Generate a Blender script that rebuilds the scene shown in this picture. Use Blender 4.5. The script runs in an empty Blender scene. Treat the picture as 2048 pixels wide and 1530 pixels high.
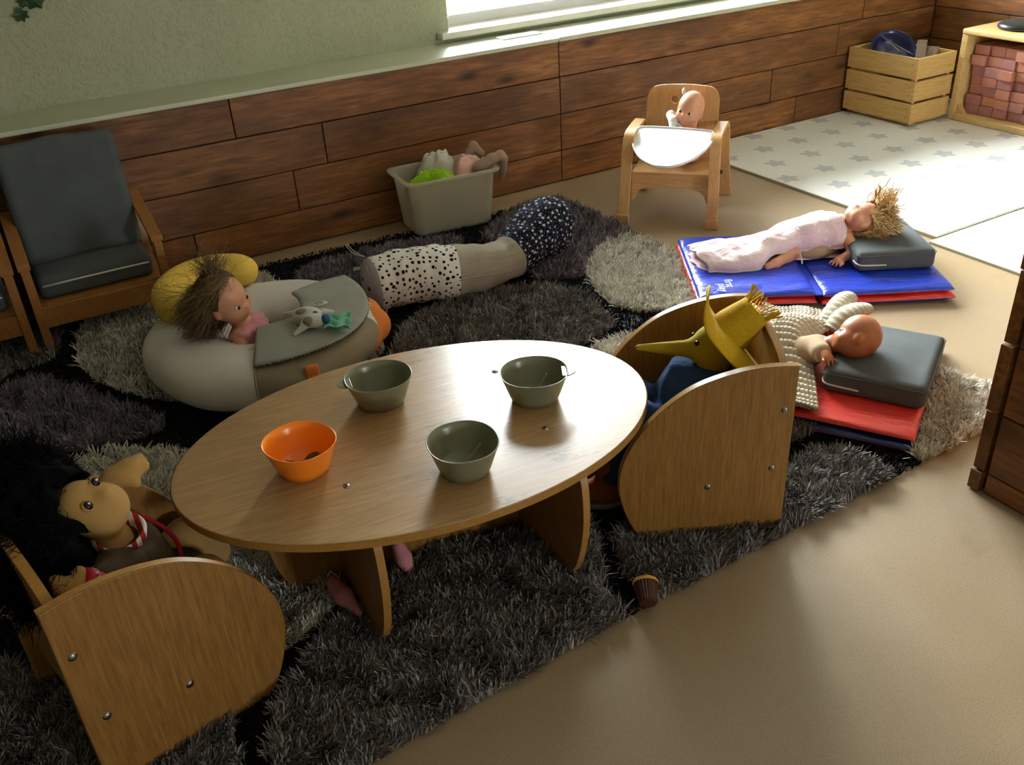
import bpy, math, random
import numpy as np
from mathutils import Matrix, Vector
random.seed(4); rng = np.random.default_rng(7)
scene = bpy.context.scene
COL = scene.collection

# ------------------------------------------------------------------ camera
cam_d = bpy.data.cameras.new('camera'); cam = bpy.data.objects.new('camera', cam_d); COL.objects.link(cam)
cam_d.sensor_width = 36.0; cam_d.lens = 1868.47 * 36.0 / 2048.0; cam_d.clip_start = 0.05
yaw, pitch, roll = math.radians(28.717), math.radians(30.394), math.radians(3.481)
fwd = Vector((math.sin(yaw)*math.cos(pitch), math.cos(yaw)*math.cos(pitch), -math.sin(pitch)))
rgt = Vector((math.cos(yaw), -math.sin(yaw), 0)); dwn = fwd.cross(rgt)
r2 = rgt*math.cos(roll) + dwn*math.sin(roll); d2 = -rgt*math.sin(roll) + dwn*math.cos(roll)
cam.matrix_world = Matrix(((r2.x, -d2.x, -fwd.x, 0), (r2.y, -d2.y, -fwd.y, 0), (r2.z, -d2.z, -fwd.z, 1.45), (0, 0, 0, 1)))
scene.camera = cam

# ------------------------------------------------------------------ sky, daylight, exposure
world = bpy.data.worlds.new('overcast_sky'); scene.world = world; world.use_nodes = True
bg = world.node_tree.nodes['Background']
bg.inputs[0].default_value = (0.93, 0.97, 1.0, 1); bg.inputs[1].default_value = 60.0
scene.view_settings.view_transform = 'Standard'; scene.view_settings.look = 'None'
scene.view_settings.gamma = 1.0; scene.view_settings.use_curve_mapping = False
scene.view_settings.exposure = 0.5
try:
    scene.cycles.max_bounces = 10; scene.cycles.diffuse_bounces = 5; scene.cycles.transparent_max_bounces = 16
    scene.cycles.use_denoising = True; scene.cycles.sample_clamp_indirect = 6.0
except Exception: pass

def portal(name, loc, rot, sx, sy):           # sampling guide in a wall opening: emits nothing itself
    l = bpy.data.lights.new(name, 'AREA'); l.shape = 'RECTANGLE'; l.size = sx; l.size_y = sy
    l.cycles.is_portal = True
    o = bpy.data.objects.new(name, l); COL.objects.link(o); o.location = loc; o.rotation_euler = rot
WX0, WX1, WZ0, WZ1 = 1.965, 4.55, 0.74, 2.2          # window in the panelled wall
FX0, FX1, FZ0, FZ1 = 2.7, 3.5, 1.0, 1.75               # unseen opening behind the viewer, added and sized for fill light
portal('daylight_window', ((WX0+WX1)/2, 4.16, (WZ0+WZ1)/2), (math.radians(-90), 0, 0), WX1-WX0, WZ1-WZ0)

portal('daylight_fill_opening', ((FX0+FX1)/2, -6.07, (FZ0+FZ1)/2), (math.radians(90), 0, 0), FX1-FX0, FZ1-FZ0)

# ------------------------------------------------------------------ mesh helpers
I4 = Matrix.Identity(4); WM = {}
def T(x=0, y=0, z=0): return Matrix.Translation((x, y, z))
def Rz(a): return Matrix.Rotation(a, 4, 'Z')
def Rx(a): return Matrix.Rotation(a, 4, 'X')
def Ry(a): return Matrix.Rotation(a, 4, 'Y')
def frame(o, x, z):
    """matrix at o whose local x runs along x and local z as near z as possible"""
    x = Vector(x).normalized(); z = Vector(z); y = z.cross(x).normalized(); z = x.cross(y)
    return Matrix(((x.x, y.x, z.x, o[0]), (x.y, y.y, z.y, o[1]), (x.z, y.z, z.z, o[2]), (0, 0, 0, 1)))
def link(o, parent, M):
    COL.objects.link(o); o.matrix_basis = M; WM[o.name] = M
    if parent is not None:
        o.parent = parent; o.matrix_parent_inverse = WM[parent.name].inverted()
    return o
def tag(o, label=None, cat=None, group=None, kind=None):
    for k, v in (('label', label), ('category', cat), ('group', group), ('kind', kind)):
        if v: o[k] = v
    return o
def thing(name, label, cat, M=I4, group=None):
    return tag(link(bpy.data.objects.new(name, None), None, M), label, cat, group)
def mesh(V, F, smooth=False, uv=None):
    me = bpy.data.meshes.new('m'); V = np.asarray(V, np.float32)
    if isinstance(F, np.ndarray):
        k = F.shape[1]; n = len(F)
        me.vertices.add(len(V)); me.vertices.foreach_set('co', V.ravel())
        me.loops.add(n*k); me.loops.foreach_set('vertex_index', F.astype(np.int32).ravel())
        me.polygons.add(n); me.polygons.foreach_set('loop_start', np.arange(0, n*k, k, dtype=np.int32))
        me.update(calc_edges=True)
    else:
        me.from_pydata([tuple(map(float, v)) for v in V], [], F); me.update()
    if smooth: me.polygons.foreach_set('use_smooth', np.ones(len(me.polygons), bool))
    if uv is not None:
        li = np.empty(len(me.loops), np.int32); me.loops.foreach_get('vertex_index', li)
        me.uv_layers.new(name='UVMap').data.foreach_set('uv', np.asarray(uv, np.float32)[li].ravel())
    return me
def mk(name, VF, mat, parent=None, M=I4, smooth=False, bevel=0, seg=2, sub=0, solid=0, auto=None):
    me = VF if isinstance(VF, bpy.types.Mesh) else mesh(VF[0], VF[1], smooth, VF[2] if len(VF) > 2 else None)
    o = bpy.data.objects.new(name, me); me.name = name
    if mat is not None and not me.materials: me.materials.append(mat)
    if solid:
        m = o.modifiers.new('thickness', 'SOLIDIFY'); m.thickness = solid; m.offset = 0
    if bevel:
        m = o.modifiers.new('bevel', 'BEVEL'); m.width = bevel; m.segments = seg; m.limit_method = 'ANGLE'; m.angle_limit = math.radians(40)
        me.polygons.foreach_set('use_smooth', np.ones(len(me.polygons), bool))
        m2 = o.modifiers.new('wn', 'WEIGHTED_NORMAL'); m2.keep_sharp = False
    if sub:
        m = o.modifiers.new('sub', 'SUBSURF'); m.levels = sub; m.render_levels = sub
        me.polygons.foreach_set('use_smooth', np.ones(len(me.polygons), bool))
    return link(o, parent, M)
def box(x0, x1, y0, y1, z0, z1):
    V = [(x0,y0,z0),(x1,y0,z0),(x1,y1,z0),(x0,y1,z0),(x0,y0,z1),(x1,y0,z1),(x1,y1,z1),(x0,y1,z1)]
    return V, [(3,2,1,0),(4,5,6,7),(0,1,5,4),(1,2,6,5),(2,3,7,6),(3,0,4,7)]
def cbox(sx, sy, sz): return box(-sx/2, sx/2, -sy/2, sy/2, -sz/2, sz/2)
def join(*vfs):
    V, F = [], []
    for v, f, *_ in vfs:
        n = len(V); V += [tuple(a) for a in v]; F += [tuple(int(i)+n for i in q) for q in f]
    return V, F
def xf(VF, M):
    return [tuple(M @ Vector(v)) for v in VF[0]], VF[1]
def prism(pts, y0, y1):
    """outline in local x,z, extruded along y"""
    n = len(pts); V = [(p[0], y0, p[1]) for p in pts] + [(p[0], y1, p[1]) for p in pts]
    F = [tuple(range(n)), tuple(range(2*n-1, n-1, -1))] + [(i, i+n, (i+1) % n + n, (i+1) % n) for i in range(n)]
    return V, F
def slab(pts, z0, z1):
    """outline in local x,y, extruded along z"""
    n = len(pts); V = [(p[0], p[1], z0) for p in pts] + [(p[0], p[1], z1) for p in pts]
    F = [tuple(range(n-1, -1, -1)), tuple(range(n, 2*n))] + [(i, (i+1) % n, (i+1) % n + n, i+n) for i in range(n)]
    return V, F
def spline(P, n=8, closed=False):
    P = np.asarray(P, float); N = len(P); out = []
    for i in range(N if closed else N-1):
        g = (lambda k: P[(i+k) % N]) if closed else (lambda k: P[min(max(i+k, 0), N-1)])
        p0, p1, p2, p3 = g(-1), g(0), g(1), g(2)
        for t in np.linspace(0, 1, n, endpoint=False):
            out.append(.5*((2*p1) + (p2-p0)*t + (2*p0-5*p1+4*p2-p3)*t*t + (3*p1-p0-3*p2+p3)*t**3))
    if not closed: out.append(P[-1])
    return np.array(out)
def lathe(prof, n=40, sx=1, sy=1, cap0=False, cap1=False, power=2.0):
    V, F = [], []
    for r, z in prof:
        for k in range(n):
            a = 2*math.pi*k/n; c, s = math.cos(a), math.sin(a)
            q = (abs(c)**power + abs(s)**power)**(-1/power)
            V.append((r*c*q*sx, r*s*q*sy, z))
    m = len(prof)
    for i in range(m-1):
        for k in range(n): F.append((i*n+k, i*n+(k+1) % n, (i+1)*n+(k+1) % n, (i+1)*n+k))
    if cap0: F.append(tuple(range(n-1, -1, -1)))
    if cap1: F.append(tuple(range((m-1)*n, m*n)))
    return V, F
def tube(P, r, n=12, caps=True, flat=1.0, up=None, uvs=False):
    P = np.asarray(P, float); m = len(P); r = np.broadcast_to(np.asarray(r, float), (m,))
    t = np.gradient(P, axis=0); t /= np.linalg.norm(t, axis=1)[:, None] + 1e-12
    u = np.array(up if up is not None else ((0, 0, 1) if abs(t[0][2]) < .9 else (1, 0, 0)), float)
    V = []; UV = []; L = np.r_[0, np.cumsum(np.linalg.norm(np.diff(P, axis=0), axis=1))]
    nn = n+1 if uvs else n
    for i in range(m):
        u = u - t[i]*(u @ t[i]); u /= np.linalg.norm(u) + 1e-12; w = np.cross(t[i], u)
        for k in range(nn):
            a = 2*math.pi*k/n
            V.append(P[i] + r[i]*(math.cos(a)*w + flat*math.sin(a)*u)); UV.append((L[i], a*float(np.max(r))))
    F = [(i*nn+k, (i+1)*nn+k, (i+1)*nn+(k+1) % nn, i*nn+(k+1) % nn) for i in range(m-1) for k in range(n)]
    if caps: F += [tuple(range(n)), tuple((m-1)*nn+k for k in range(n-1, -1, -1))]
    return (V, F, UV) if uvs else (V, F)
def grid(fn, nu, nv, u0=0, u1=1, v0=0, v1=1):
    V = [fn(u, v) for u in np.linspace(u0, u1, nu) for v in np.linspace(v0, v1, nv)]
    F = [(i*nv+j, (i+1)*nv+j, (i+1)*nv+j+1, i*nv+j+1) for i in range(nu-1) for j in range(nv-1)]
    UV = [(u, v) for u in np.linspace(u0, u1, nu) for v in np.linspace(v0, v1, nv)]
    return V, F, UV
def sphere(c, r, n=16, m=10, M=None):
    r = (r, r, r) if not hasattr(r, '__len__') else r
    V = [(0, 0, -1)] + [(math.sin(math.pi*i/m)*math.cos(2*math.pi*k/n), math.sin(math.pi*i/m)*math.sin(2*math.pi*k/n), -math.cos(math.pi*i/m)) for i in range(1, m) for k in range(n)] + [(0, 0, 1)]
    F = [(0, 1+(k+1) % n, 1+k) for k in range(n)]
    F += [(1+i*n+k, 1+i*n+(k+1) % n, 1+(i+1)*n+(k+1) % n, 1+(i+1)*n+k) for i in range(m-2) for k in range(n)]
    F += [(len(V)-1, 1+(m-2)*n+k, 1+(m-2)*n+(k+1) % n) for k in range(n)]
    V = [(c[0]+r[0]*v[0], c[1]+r[1]*v[1], c[2]+r[2]*v[2]) for v in V]
    return xf((V, F), M) if M is not None else (V, F)
def copy_tree(o, parent=None, M=None):
    c = o.copy(); COL.objects.link(c); WM[c.name] = M if M is not None else WM[o.name]
    if parent is not None:
        inv = o.matrix_parent_inverse.copy(); c.parent = parent; c.matrix_parent_inverse = inv
    if M is not None: c.matrix_basis = M
    for ch in list(o.children): copy_tree(ch, c)
    return c

# ---- smooth solid modelling: signed distances -> one continuous surface
def sd_ell(c, r, M=None):
    Mi = np.array((M or I4).inverted()); r = np.array(r if hasattr(r, '__len__') else (r, r, r), float); c = np.array(c, float)
    def f(P):
        q = P @ Mi[:3, :3].T + Mi[:3, 3] - c
        k0 = np.linalg.norm(q/r, axis=-1); k1 = np.linalg.norm(q/(r*r), axis=-1) + 1e-9
        return k0*(k0-1)/k1
    b = [np.array((M or I4) @ Vector(c + np.array(s)*r)) for s in ((1,1,1),(1,1,-1),(1,-1,1),(1,-1,-1),(-1,1,1),(-1,1,-1),(-1,-1,1),(-1,-1,-1))]
    return f, np.min(b, 0), np.max(b, 0)
def sd_cap(a, b, ra, rb):
    a, b = np.array(a, float), np.array(b, float); d = b-a; L = d @ d + 1e-12
    def f(P):
        t = np.clip(((P-a) @ d)/L, 0, 1)
        return np.linalg.norm(P - a - t[..., None]*d, axis=-1) - (ra + (rb-ra)*t)
    return f, np.minimum(a-ra, b-rb), np.maximum(a+ra, b+rb)
def sd_box(c, h, rad, M=None):
    Mi = np.array((M or I4).inverted()); h = np.array(h, float); c = np.array(c, float)
    def f(P):
        q = np.abs(P @ Mi[:3, :3].T + Mi[:3, 3] - c) - (h - rad)
        return np.linalg.norm(np.maximum(q, 0), axis=-1) + np.minimum(q.max(-1), 0) - rad
    b = [np.array((M or I4) @ Vector(c + np.array(s)*h)) for s in ((1,1,1),(1,1,-1),(1,-1,1),(1,-1,-1),(-1,1,1),(-1,1,-1),(-1,-1,1),(-1,-1,-1))]
    return f, np.min(b, 0), np.max(b, 0)
def sd_chain(pts, radii):
    return [sd_cap(pts[i], pts[i+1], radii[i], radii[i+1]) for i in range(len(pts)-1)]
def solid(prims, k=0.01, h=0.005, cut=(), kc=0.004, warp=None):
    """smooth union of prims (minus cut) -> verts, quads by surface nets"""
    lo = np.min([p[1] for p in prims], 0) - 3*h - k; hi = np.max([p[2] for p in prims], 0) + 3*h + k
    n = np.ceil((hi-lo)/h).astype(int) + 1
    ax = [lo[i] + h*np.arange(n[i]) for i in range(3)]
    P = np.stack(np.meshgrid(*ax, indexing='ij'), -1)
    Q = P + warp(P) if warp else P
    d = prims[0][0](Q)
    for f, *rest in prims[1:]:
        kk = rest[2] if len(rest) > 2 else k
        e = f(Q); m = np.clip(kk - np.abs(d-e), 0, None)/kk; d = np.minimum(d, e) - m*m*kk*.25
    for f, *_ in cut:
        e = -f(Q); m = np.clip(kc - np.abs(d-e), 0, None)/kc; d = np.maximum(d, e) + m*m*kc*.25
    ins = d < 0; s = np.zeros(tuple(n-1) + (3,)); c = np.zeros(tuple(n-1))
    sl = lambda o: tuple(slice(o[i], n[i]-1+o[i]) for i in range(3))
    for a in range(3):
        b1, b2 = [x for x in range(3) if x != a]
        for p in (0, 1):
            for q in (0, 1):
                o0 = [0, 0, 0]; o0[b1] = p; o0[b2] = q; o1 = list(o0); o1[a] = 1
                A, B = d[sl(o0)], d[sl(o1)]; x = (A < 0) != (B < 0)
                t = np.where(x, A/np.where(x, A-B, 1), 0)
                for i in range(3):
                    s[..., i] += np.where(x, (t if i == a else o0[i]), 0)
                c += x
    on = c > 0; idx = -np.ones(on.shape, np.int64); idx[on] = np.arange(on.sum())
    cell = np.argwhere(on); V = lo + h*(cell + s[on]/c[on][:, None])
    F = []
    for a in range(3):
        b1, b2 = (a+1) % 3, (a+2) % 3
        s0 = [slice(None)]*3; s1 = [slice(None)]*3; s0[a] = slice(0, n[a]-1); s1[a] = slice(1, n[a])
        A, B = ins[tuple(s0)], ins[tuple(s1)]; e = np.argwhere(A != B)
        e = e[(e[:, b1] > 0) & (e[:, b2] > 0) & (e[:, b1] < n[b1]-1) & (e[:, b2] < n[b2]-1)]
        def cid(db1, db2):
            q = e.copy(); q[:, b1] -= db1; q[:, b2] -= db2; return idx[q[:, 0], q[:, 1], q[:, 2]]
        quad = np.stack([cid(1, 1), cid(0, 1), cid(0, 0), cid(1, 0)], 1)
        fl = ~A[e[:, 0], e[:, 1], e[:, 2]]; quad[fl] = quad[fl][:, ::-1]; F.append(quad)
    return V, np.concatenate(F)
def blob(name, prims, mat, parent, k=0.01, h=0.005, M=I4, **kw):
    V, F = solid(prims, k, h, **kw)
    return mk(name, (V, F), mat, parent, M, smooth=True)
def ribbons(P, W, side=None, rnd=True, mat_attr='rnd'):
    """P: N,K,3 centre lines, W: N,K widths -> flat strands as one mesh"""
    N, K, _ = P.shape
    if side is None:
        a = rng.uniform(0, 2*math.pi, N); side = np.stack([np.cos(a), np.sin(a), np.zeros(N)], -1)
    off = side[:, None, :]*W[..., None]*.5
    V = np.stack([P-off, P+off], 2).reshape(-1, 3)
    base = (np.arange(N)*K*2)[:, None] + (np.arange(K-1)*2)[None, :]
    F = np.stack([base, base+1, base+3, base+2], -1).reshape(-1, 4)
    me = mesh(V, F, True)
    at = me.attributes.new(mat_attr, 'FLOAT', 'POINT'); at.data.foreach_set('value', np.repeat(rng.random(N), K*2).astype(np.float32))
    return me
def noise3(P, s, seed=0):
    """cheap smooth pseudo noise, -1..1"""
    r = np.random.default_rng(seed); out = np.zeros(P.shape[:-1])
    for _ in range(6):
        d = r.normal(size=3); d *= s*r.uniform(.6, 1.6)/np.linalg.norm(d); out += np.sin(P @ d*6.283 + r.uniform(0, 6.283))
    return out/3.2

# ------------------------------------------------------------------ materials
def S(h):
    c = [int(h[i:i+2], 16)/255 for i in (0, 2, 4)]
    return tuple(x/12.92 if x <= .04045 else ((x+.055)/1.055)**2.4 for x in c) + (1,)
class N:
    def __init__(s, name):
        s.m = bpy.data.materials.new(name); s.m.use_nodes = True; s.t = s.m.node_tree; s.p = s.t.nodes['Principled BSDF']
    def n(s, ty, ins=None, **kw):
        x = s.t.nodes.new('ShaderNode'+ty)
        for k, v in kw.items(): setattr(x, k, v)
        for k, v in (ins or {}).items(): s.set(x.inputs[k], v)
        return x
    def set(s, sock, v):
        if isinstance(v, bpy.types.NodeSocket): s.t.links.new(v, sock)
        else: sock.default_value = v
    def P(s, **kw):
        for k, v in kw.items(): s.set(s.p.inputs[k.replace('_', ' ')], v)
    def coord(s, scale=(1, 1, 1), rand=0, out='Object', rot=(0, 0, 0)):
        v = s.n('TexCoord').outputs[out]
        if rand:
            r = s.n('ObjectInfo').outputs['Random']
            v = s.n('VectorMath', {0: v, 1: s.n('VectorMath', {0: r, 'Scale': rand}, operation='SCALE').outputs[0]}).outputs[0]
        return s.n('Mapping', {'Vector': v, 'Scale': scale, 'Rotation': rot}).outputs[0]
    def noise(s, v, scale=5., detail=4., rough=.5, dist=0.):
        return s.n('TexNoise', {'Vector': v, 'Scale': scale, 'Detail': detail, 'Roughness': rough, 'Distortion': dist}).outputs['Fac']
    def ramp(s, f, *stops):
        r = s.n('ValToRGB', {0: f}); e = r.color_ramp.elements
        while len(e) < len(stops): e.new(.5)
        for i, (p, c) in enumerate(stops):
            e[i].position = p; e[i].color = S(c) if isinstance(c, str) else ((c, c, c, 1) if not hasattr(c, '__len__') else c)
        return r.outputs[0]
    def mix(s, f, a, b, mode='MIX'):
        x = s.n('Mix', data_type='RGBA', blend_type=mode)
        for k, v in ((0, f), (6, a), (7, b)): s.set(x.inputs[k], S(v) if isinstance(v, str) else v)
        return x.outputs[2]
    def math(s, op, a, b=0.0, c=0.0):
        x = s.n('Math', operation=op)
        for i, v in enumerate((a, b, c)): s.set(x.inputs[i], v)
        return x.outputs[0]
    def bump(s, h, strength=.3, dist=.01, nrm=None):
        i = {'Height': h, 'Strength': strength, 'Distance': dist}
        if nrm is not None: i['Normal'] = nrm
        return s.n('Bump', i).outputs[0]
def plain(name, c1, c2=None, scale=20., rough=.5, bump=.1, bscale=None, bdist=.002, spec=.5, **kw):
    m = N(name); v = m.coord(rand=7); f = m.noise(v, scale, 5)
    m.P(Base_Color=m.ramp(f, (.3, c1), (.7, c2 or c1)), Roughness=rough, Specular_IOR_Level=spec)
    if bump: m.P(Normal=m.bump(m.noise(v, bscale or scale*4, 4), bump, bdist))
    m.P(**kw); return m.m
def fabric(name, c1, c2, weave=900., rough=.95, bump=.25, crease=0., **kw):
    m = N(name); v = m.coord(); f = m.noise(v, 14., 5); g = m.noise(v, weave, 2)
    c = m.mix(.55, m.ramp(f, (.3, c1), (.7, c2)), m.ramp(g, (.35, c1), (.65, c2)))
    b = m.bump(g, bump, .001)
    if crease: b = m.bump(m.noise(m.coord(), 9., 4, .55, .6), crease, .02, b)
    m.P(Base_Color=c, Roughness=rough, Specular_IOR_Level=.2, Normal=b); m.P(**kw); return m.m
def cord(name, c1, c2, axis=0, rib=260., depth=.5, out='Object', **kw):
    m = N(name); v = m.coord(out=out); w = m.n('TexWave', {'Vector': v, 'Scale': rib/6.283*1.0, 'Distortion': .4, 'Detail': 1.}, bands_direction='XYZ'[axis]).outputs['Fac']
    f = m.noise(v, 12., 4)
    m.P(Base_Color=m.mix(m.math('MULTIPLY', w, .5), m.ramp(f, (.3, c1), (.7, c2)), c2), Roughness=.95, Specular_IOR_Level=.15, Normal=m.bump(w, depth, .004)); m.P(**kw); return m.m
def wood(name, c1, c2, c3, scale=(14, 14, 1.1), rough=.4, rand=3, fine=1., spec=.45, coat=0.):
    m = N(name); v = m.coord(scale, rand)
    a = m.noise(v, 2.2, 5, .6, .8); b = m.noise(v, 9*fine, 6, .7, .2); g = m.noise(m.coord(tuple(s*5 for s in scale), rand), 6., 3)
    c = m.mix(m.ramp(b, (.35, 0.), (.68, 1.)), m.ramp(a, (.3, c1), (.72, c2)), c3)
    c = m.mix(.18, c, m.ramp(g, (.35, c3), (.65, c1)))
    m.P(Base_Color=c, Roughness=rough, Specular_IOR_Level=spec, Normal=m.bump(g, .08, .001), Coat_Weight=coat, Coat_Roughness=.25); return m
def stained(name):
    m = N(name); v = m.coord((1.2, 12, 12), 11)
    a = m.noise(v, 1.6, 5, .6, 1.2); b = m.noise(v, 6, 6, .65, .4)
    k = m.n('TexVoronoi', {'Vector': m.coord((2.6, 7, 7), 11), 'Scale': 1.05}).outputs['Distance']
    cl = m.noise(m.coord((1.5, 3, 3), 11), 2.1, 3)
    c = m.mix(m.ramp(b, (.36, 0.), (.7, 1.)), m.ramp(a, (.28, '734823'), (.52, '905e30'), (.78, 'aa7a45')), '5e3b1e')
    c = m.mix(m.ramp(cl, (.33, .6), (.56, 0.)), c, '4a2c14')
    c = m.mix(m.ramp(k, (.06, .85), (.2, 0.)), c, '2a160a')
    r = m.n('ObjectInfo').outputs['Random']
    c = m.mix(1., c, m.ramp(r, (0., (.78, .78, .78, 1)), (1., (1.12, 1.06, 1., 1))), 'MULTIPLY')
    m.P(Base_Color=c, Roughness=m.ramp(b, (.3, .42), (.7, .6)), Specular_IOR_Level=.4, Normal=m.bump(b, .18, .002)); return m.m
# ---- material set
def _floor():
    m = N('vinyl_floor'); v = m.coord()
    sp = m.noise(v, 420., 2, .6); sp2 = m.noise(v, 900., 2, .5); cl = m.noise(v, 1.3, 4)
    c = m.ramp(cl, (.3, '8c7658'), (.7, '9d886e'))
    c = m.mix(m.ramp(sp, (.56, 0.), (.66, .75)), c, '54402c'); c = m.mix(m.ramp(sp2, (.58, 0.), (.68, .65)), c, 'cdb999')
    st = m.noise(m.coord((1, 1, 1)), 7., 3); c = m.mix(m.ramp(st, (.66, 0.), (.8, .25)), c, '6c5a48')
    m.P(Base_Color=c, Roughness=m.ramp(cl, (.3, .33), (.7, .45)), Specular_IOR_Level=.5, Normal=m.bump(sp, .04, .001)); return m.m
def _plaster():
    m = N('woodchip_green_paint'); v = m.coord()
    h = m.n('Math', {0: m.ramp(m.noise(v, 70., 3, .55, .8), (.5, 0.), (.75, 1.)), 1: m.math('MULTIPLY', m.noise(v, 120., 3), .35)}, operation='ADD').outputs[0]
    m.P(Base_Color=m.ramp(m.noise(v, 2., 3), (.3, 'a3a688'), (.7, 'adb094')), Roughness=.7, Normal=m.bump(h, .6, .005)); return m.m
def _starrug():
    m = N('star_carpet'); tc = m.n('TexCoord').outputs['Object']
    sx, sy = .235, .20
    s = m.n('SeparateXYZ', {0: tc}); y = m.math('DIVIDE', s.outputs[1], sy); row = m.math('FLOOR', y); par = m.math('MULTIPLY', m.math('FLOORED_MODULO', row, 2.), .5)
    x = m.math('ADD', m.math('DIVIDE', s.outputs[0], sx), par)
    fx = m.math('SUBTRACT', m.math('FRACT', x), .5); fy = m.math('SUBTRACT', m.math('FRACT', y), .5)
    r = m.math('SQRT', m.math('ADD', m.math('MULTIPLY', m.math('MULTIPLY', fx, fx), sx*sx), m.math('MULTIPLY', m.math('MULTIPLY', fy, fy), sy*sy)))
    th = m.math('ARCTAN2', m.math('MULTIPLY', fy, sy), m.math('MULTIPLY', fx, sx))
    lobe = m.math('ABSOLUTE', m.math('SUBTRACT', m.math('FRACT', m.math('MULTIPLY', th, 5/6.2832)), .5))
    lim = m.math('MULTIPLY_ADD', lobe, .052, .034)
    star = m.ramp(m.math('SUBTRACT', lim, r), (0., 0.), (.006, .8))
    nz = m.noise(tc, 700., 2); base = m.ramp(m.noise(tc, 160., 4), (.3, 'd6d3cc'), (.7, 'e6e4de'))
    m.P(Base_Color=m.mix(star, base, 'b2b3b5'), Roughness=.95, Specular_IOR_Level=.1, Normal=m.bump(nz, .5, .003)); return m.m
M_floor = _floor(); M_plast = _plaster(); M_star = _starrug(); M_stain = stained('stained_pine')
M_ceil = plain('white_ceiling_paint', 'd8d6cc', 'dedcd2', 3., .8, .05)
M_wallp = plain('cream_wall_paint', '8d8a70', '959278', 3., .8, .05)
M_ledge = plain('sage_gloss_paint', 'b9bda0', 'c3c6ac', 6., .35, .08, 60.)
M_white = plain('white_gloss_paint', 'd9d6c6', 'e2dfd0', 5., .35, .05, 80.)
M_upvc = plain('white_window_plastic', 'e8e8e6', 'eeeeec', 5., .3, .0)
M_dark = plain('dark_gap', '15100b', '1b140d', 9., .9, .1)
M_paving = plain('pale_paving', 'a8a49c', 'b5b1a8', 4., .9, .2, 60., .01)
_w = wood('oak_laminate', '92672f', 'a67a40', '744e20', (16, 16, 1.0), .38, fine=1.3); M_oak = _w.m
_w = wood('oak_laminate_top', 'a8845a', 'bc986a', '8e6c45', (1.0, 14, 14), .28, fine=1.3, spec=.6)
def _scratch(m):
    v = m.coord((1, 1, 1)); base = m.p.inputs['Base Color'].links[0].from_socket
    a = m.noise(m.coord((9, 60, 1)), 1., 4, .7); b = m.noise(v, 6.5, 3)
    s = m.math('MULTIPLY', m.ramp(a, (.54, 0.), (.60, 1.)), m.ramp(b, (.50, 0.), (.58, 1.)))
    g = m.noise(m.coord((60, 200, 1)), 1., 3); s = m.math('MULTIPLY', s, m.ramp(g, (.42, 0.), (.5, 1.)))
    x = m.n('SeparateXYZ', {0: m.n('TexCoord').outputs['Object']}).outputs[0]
    s = m.math('MULTIPLY', s, m.ramp(m.math('ADD', x, .3), (.15, 0.), (.3, .8)))
    m.P(Base_Color=m.mix(s, base, '4a3a2a'))
_scratch(_w); M_oaktop = _w.m
_w = wood('edge_band', 'a87838', 'b98a46', '8f642c', (30, 30, 30), .3, spec=.6); M_edge = _w.m
_w = wood('beech_ply', 'c39a66', 'd0a974', 'b0844f', (18, 18, 1.4), .32, fine=.8); M_beech = _w.m
_w = wood('beech_ply_flat', 'c39a66', 'd0a974', 'b0844f', (18, 1.4, 18), .32, fine=.8); M_beechf = _w.m
_w = wood('pine_slat', 'cdab6c', 'dcbd80', 'b58c4c', (14, 1.2, 14), .5, rand=9); M_pine = _w.m
_w = wood('pine_slat_x', 'cdab6c', 'dcbd80', 'b58c4c', (1.2, 14, 14), .5, rand=9); M_pinex = _w.m
_w = wood('plywood_shelf', 'd2b478', 'dcc08a', 'bf9d60', (8, 1.5, 8), .35, rand=3); M_ply = _w.m
_w = wood('teak_frame', '9a6632', 'ac763e', '7a4d24', (16, 16, 16), .4, rand=5); M_teak = _w.m
_w = wood('weathered_wood', '8a7666', '9b8877', '6b5a4c', (14, 14, 3), .7, rand=5); M_oldwood = _w.m
M_steel = plain('bolt_steel', '8c8a84', 'a09e98', 60., .3, .05, Metallic=1.0)
M_olive = plain('olive_plastic', '74735a', '7c7b62', 8., .28, .03, 150.)
M_orange = plain('orange_plastic', 'f7861c', 'fa8f28', 8., .26, .03, 150.)
M_spoon = plain('brown_spoon_plastic', '4c3a26', '57432d', 20., .3, .02)
M_grey = fabric('charcoal_cushion_fabric', '4b4f50', '5a5f60', 1300.)
M_pipe = plain('white_piping', 'c6c4be', 'd2d0ca', 60., .7, .1)
M_black = plain('black_plastic', '121316', '1a1b1f', 20., .35, .05)
M_tray = plain('white_tray_laminate', 'f0f1f2', 'f4f5f6', 8., .2, .0)
M_choc = plain('brown_cupcake_plastic', '3a1c10', '45231a', 30., .35, .05)
M_icing = plain('yellow_icing_plastic', 'c7962e', 'd0a23a', 30., .5, .1)
M_brick1 = plain('pink_brick_block', 'a86c5a', 'b47864', 30., .8, .25, 150.)
M_brick2 = plain('mauve_brick_block', '9c6862', 'a8746e', 30., .8, .25, 150.)
M_brick3 = plain('orange_brick_block', 'bc7a56', 'c88662', 30., .8, .25, 150.)
M_bluepl = plain('navy_enamel', '141c48', '1a2458', 12., .2, .0)
M_leaf = plain('ivy_leaf', '1d3a1c', '2b5028', 40., .5, .2)
def _glass():
    m = N('window_glass'); t = m.n('BsdfTransparent', {0: (.96, .98, .97, 1)}); g = m.n('BsdfGlossy', {'Roughness': .02})
    fr = m.n('Fresnel', {'IOR': 1.45}); mx = m.n('MixShader', {0: fr.outputs[0], 1: t.outputs[0], 2: g.outputs[0]})
    m.t.links.new(mx.outputs[0], m.t.nodes['Material Output'].inputs[0]); return m.m
M_glass = _glass()

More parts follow.
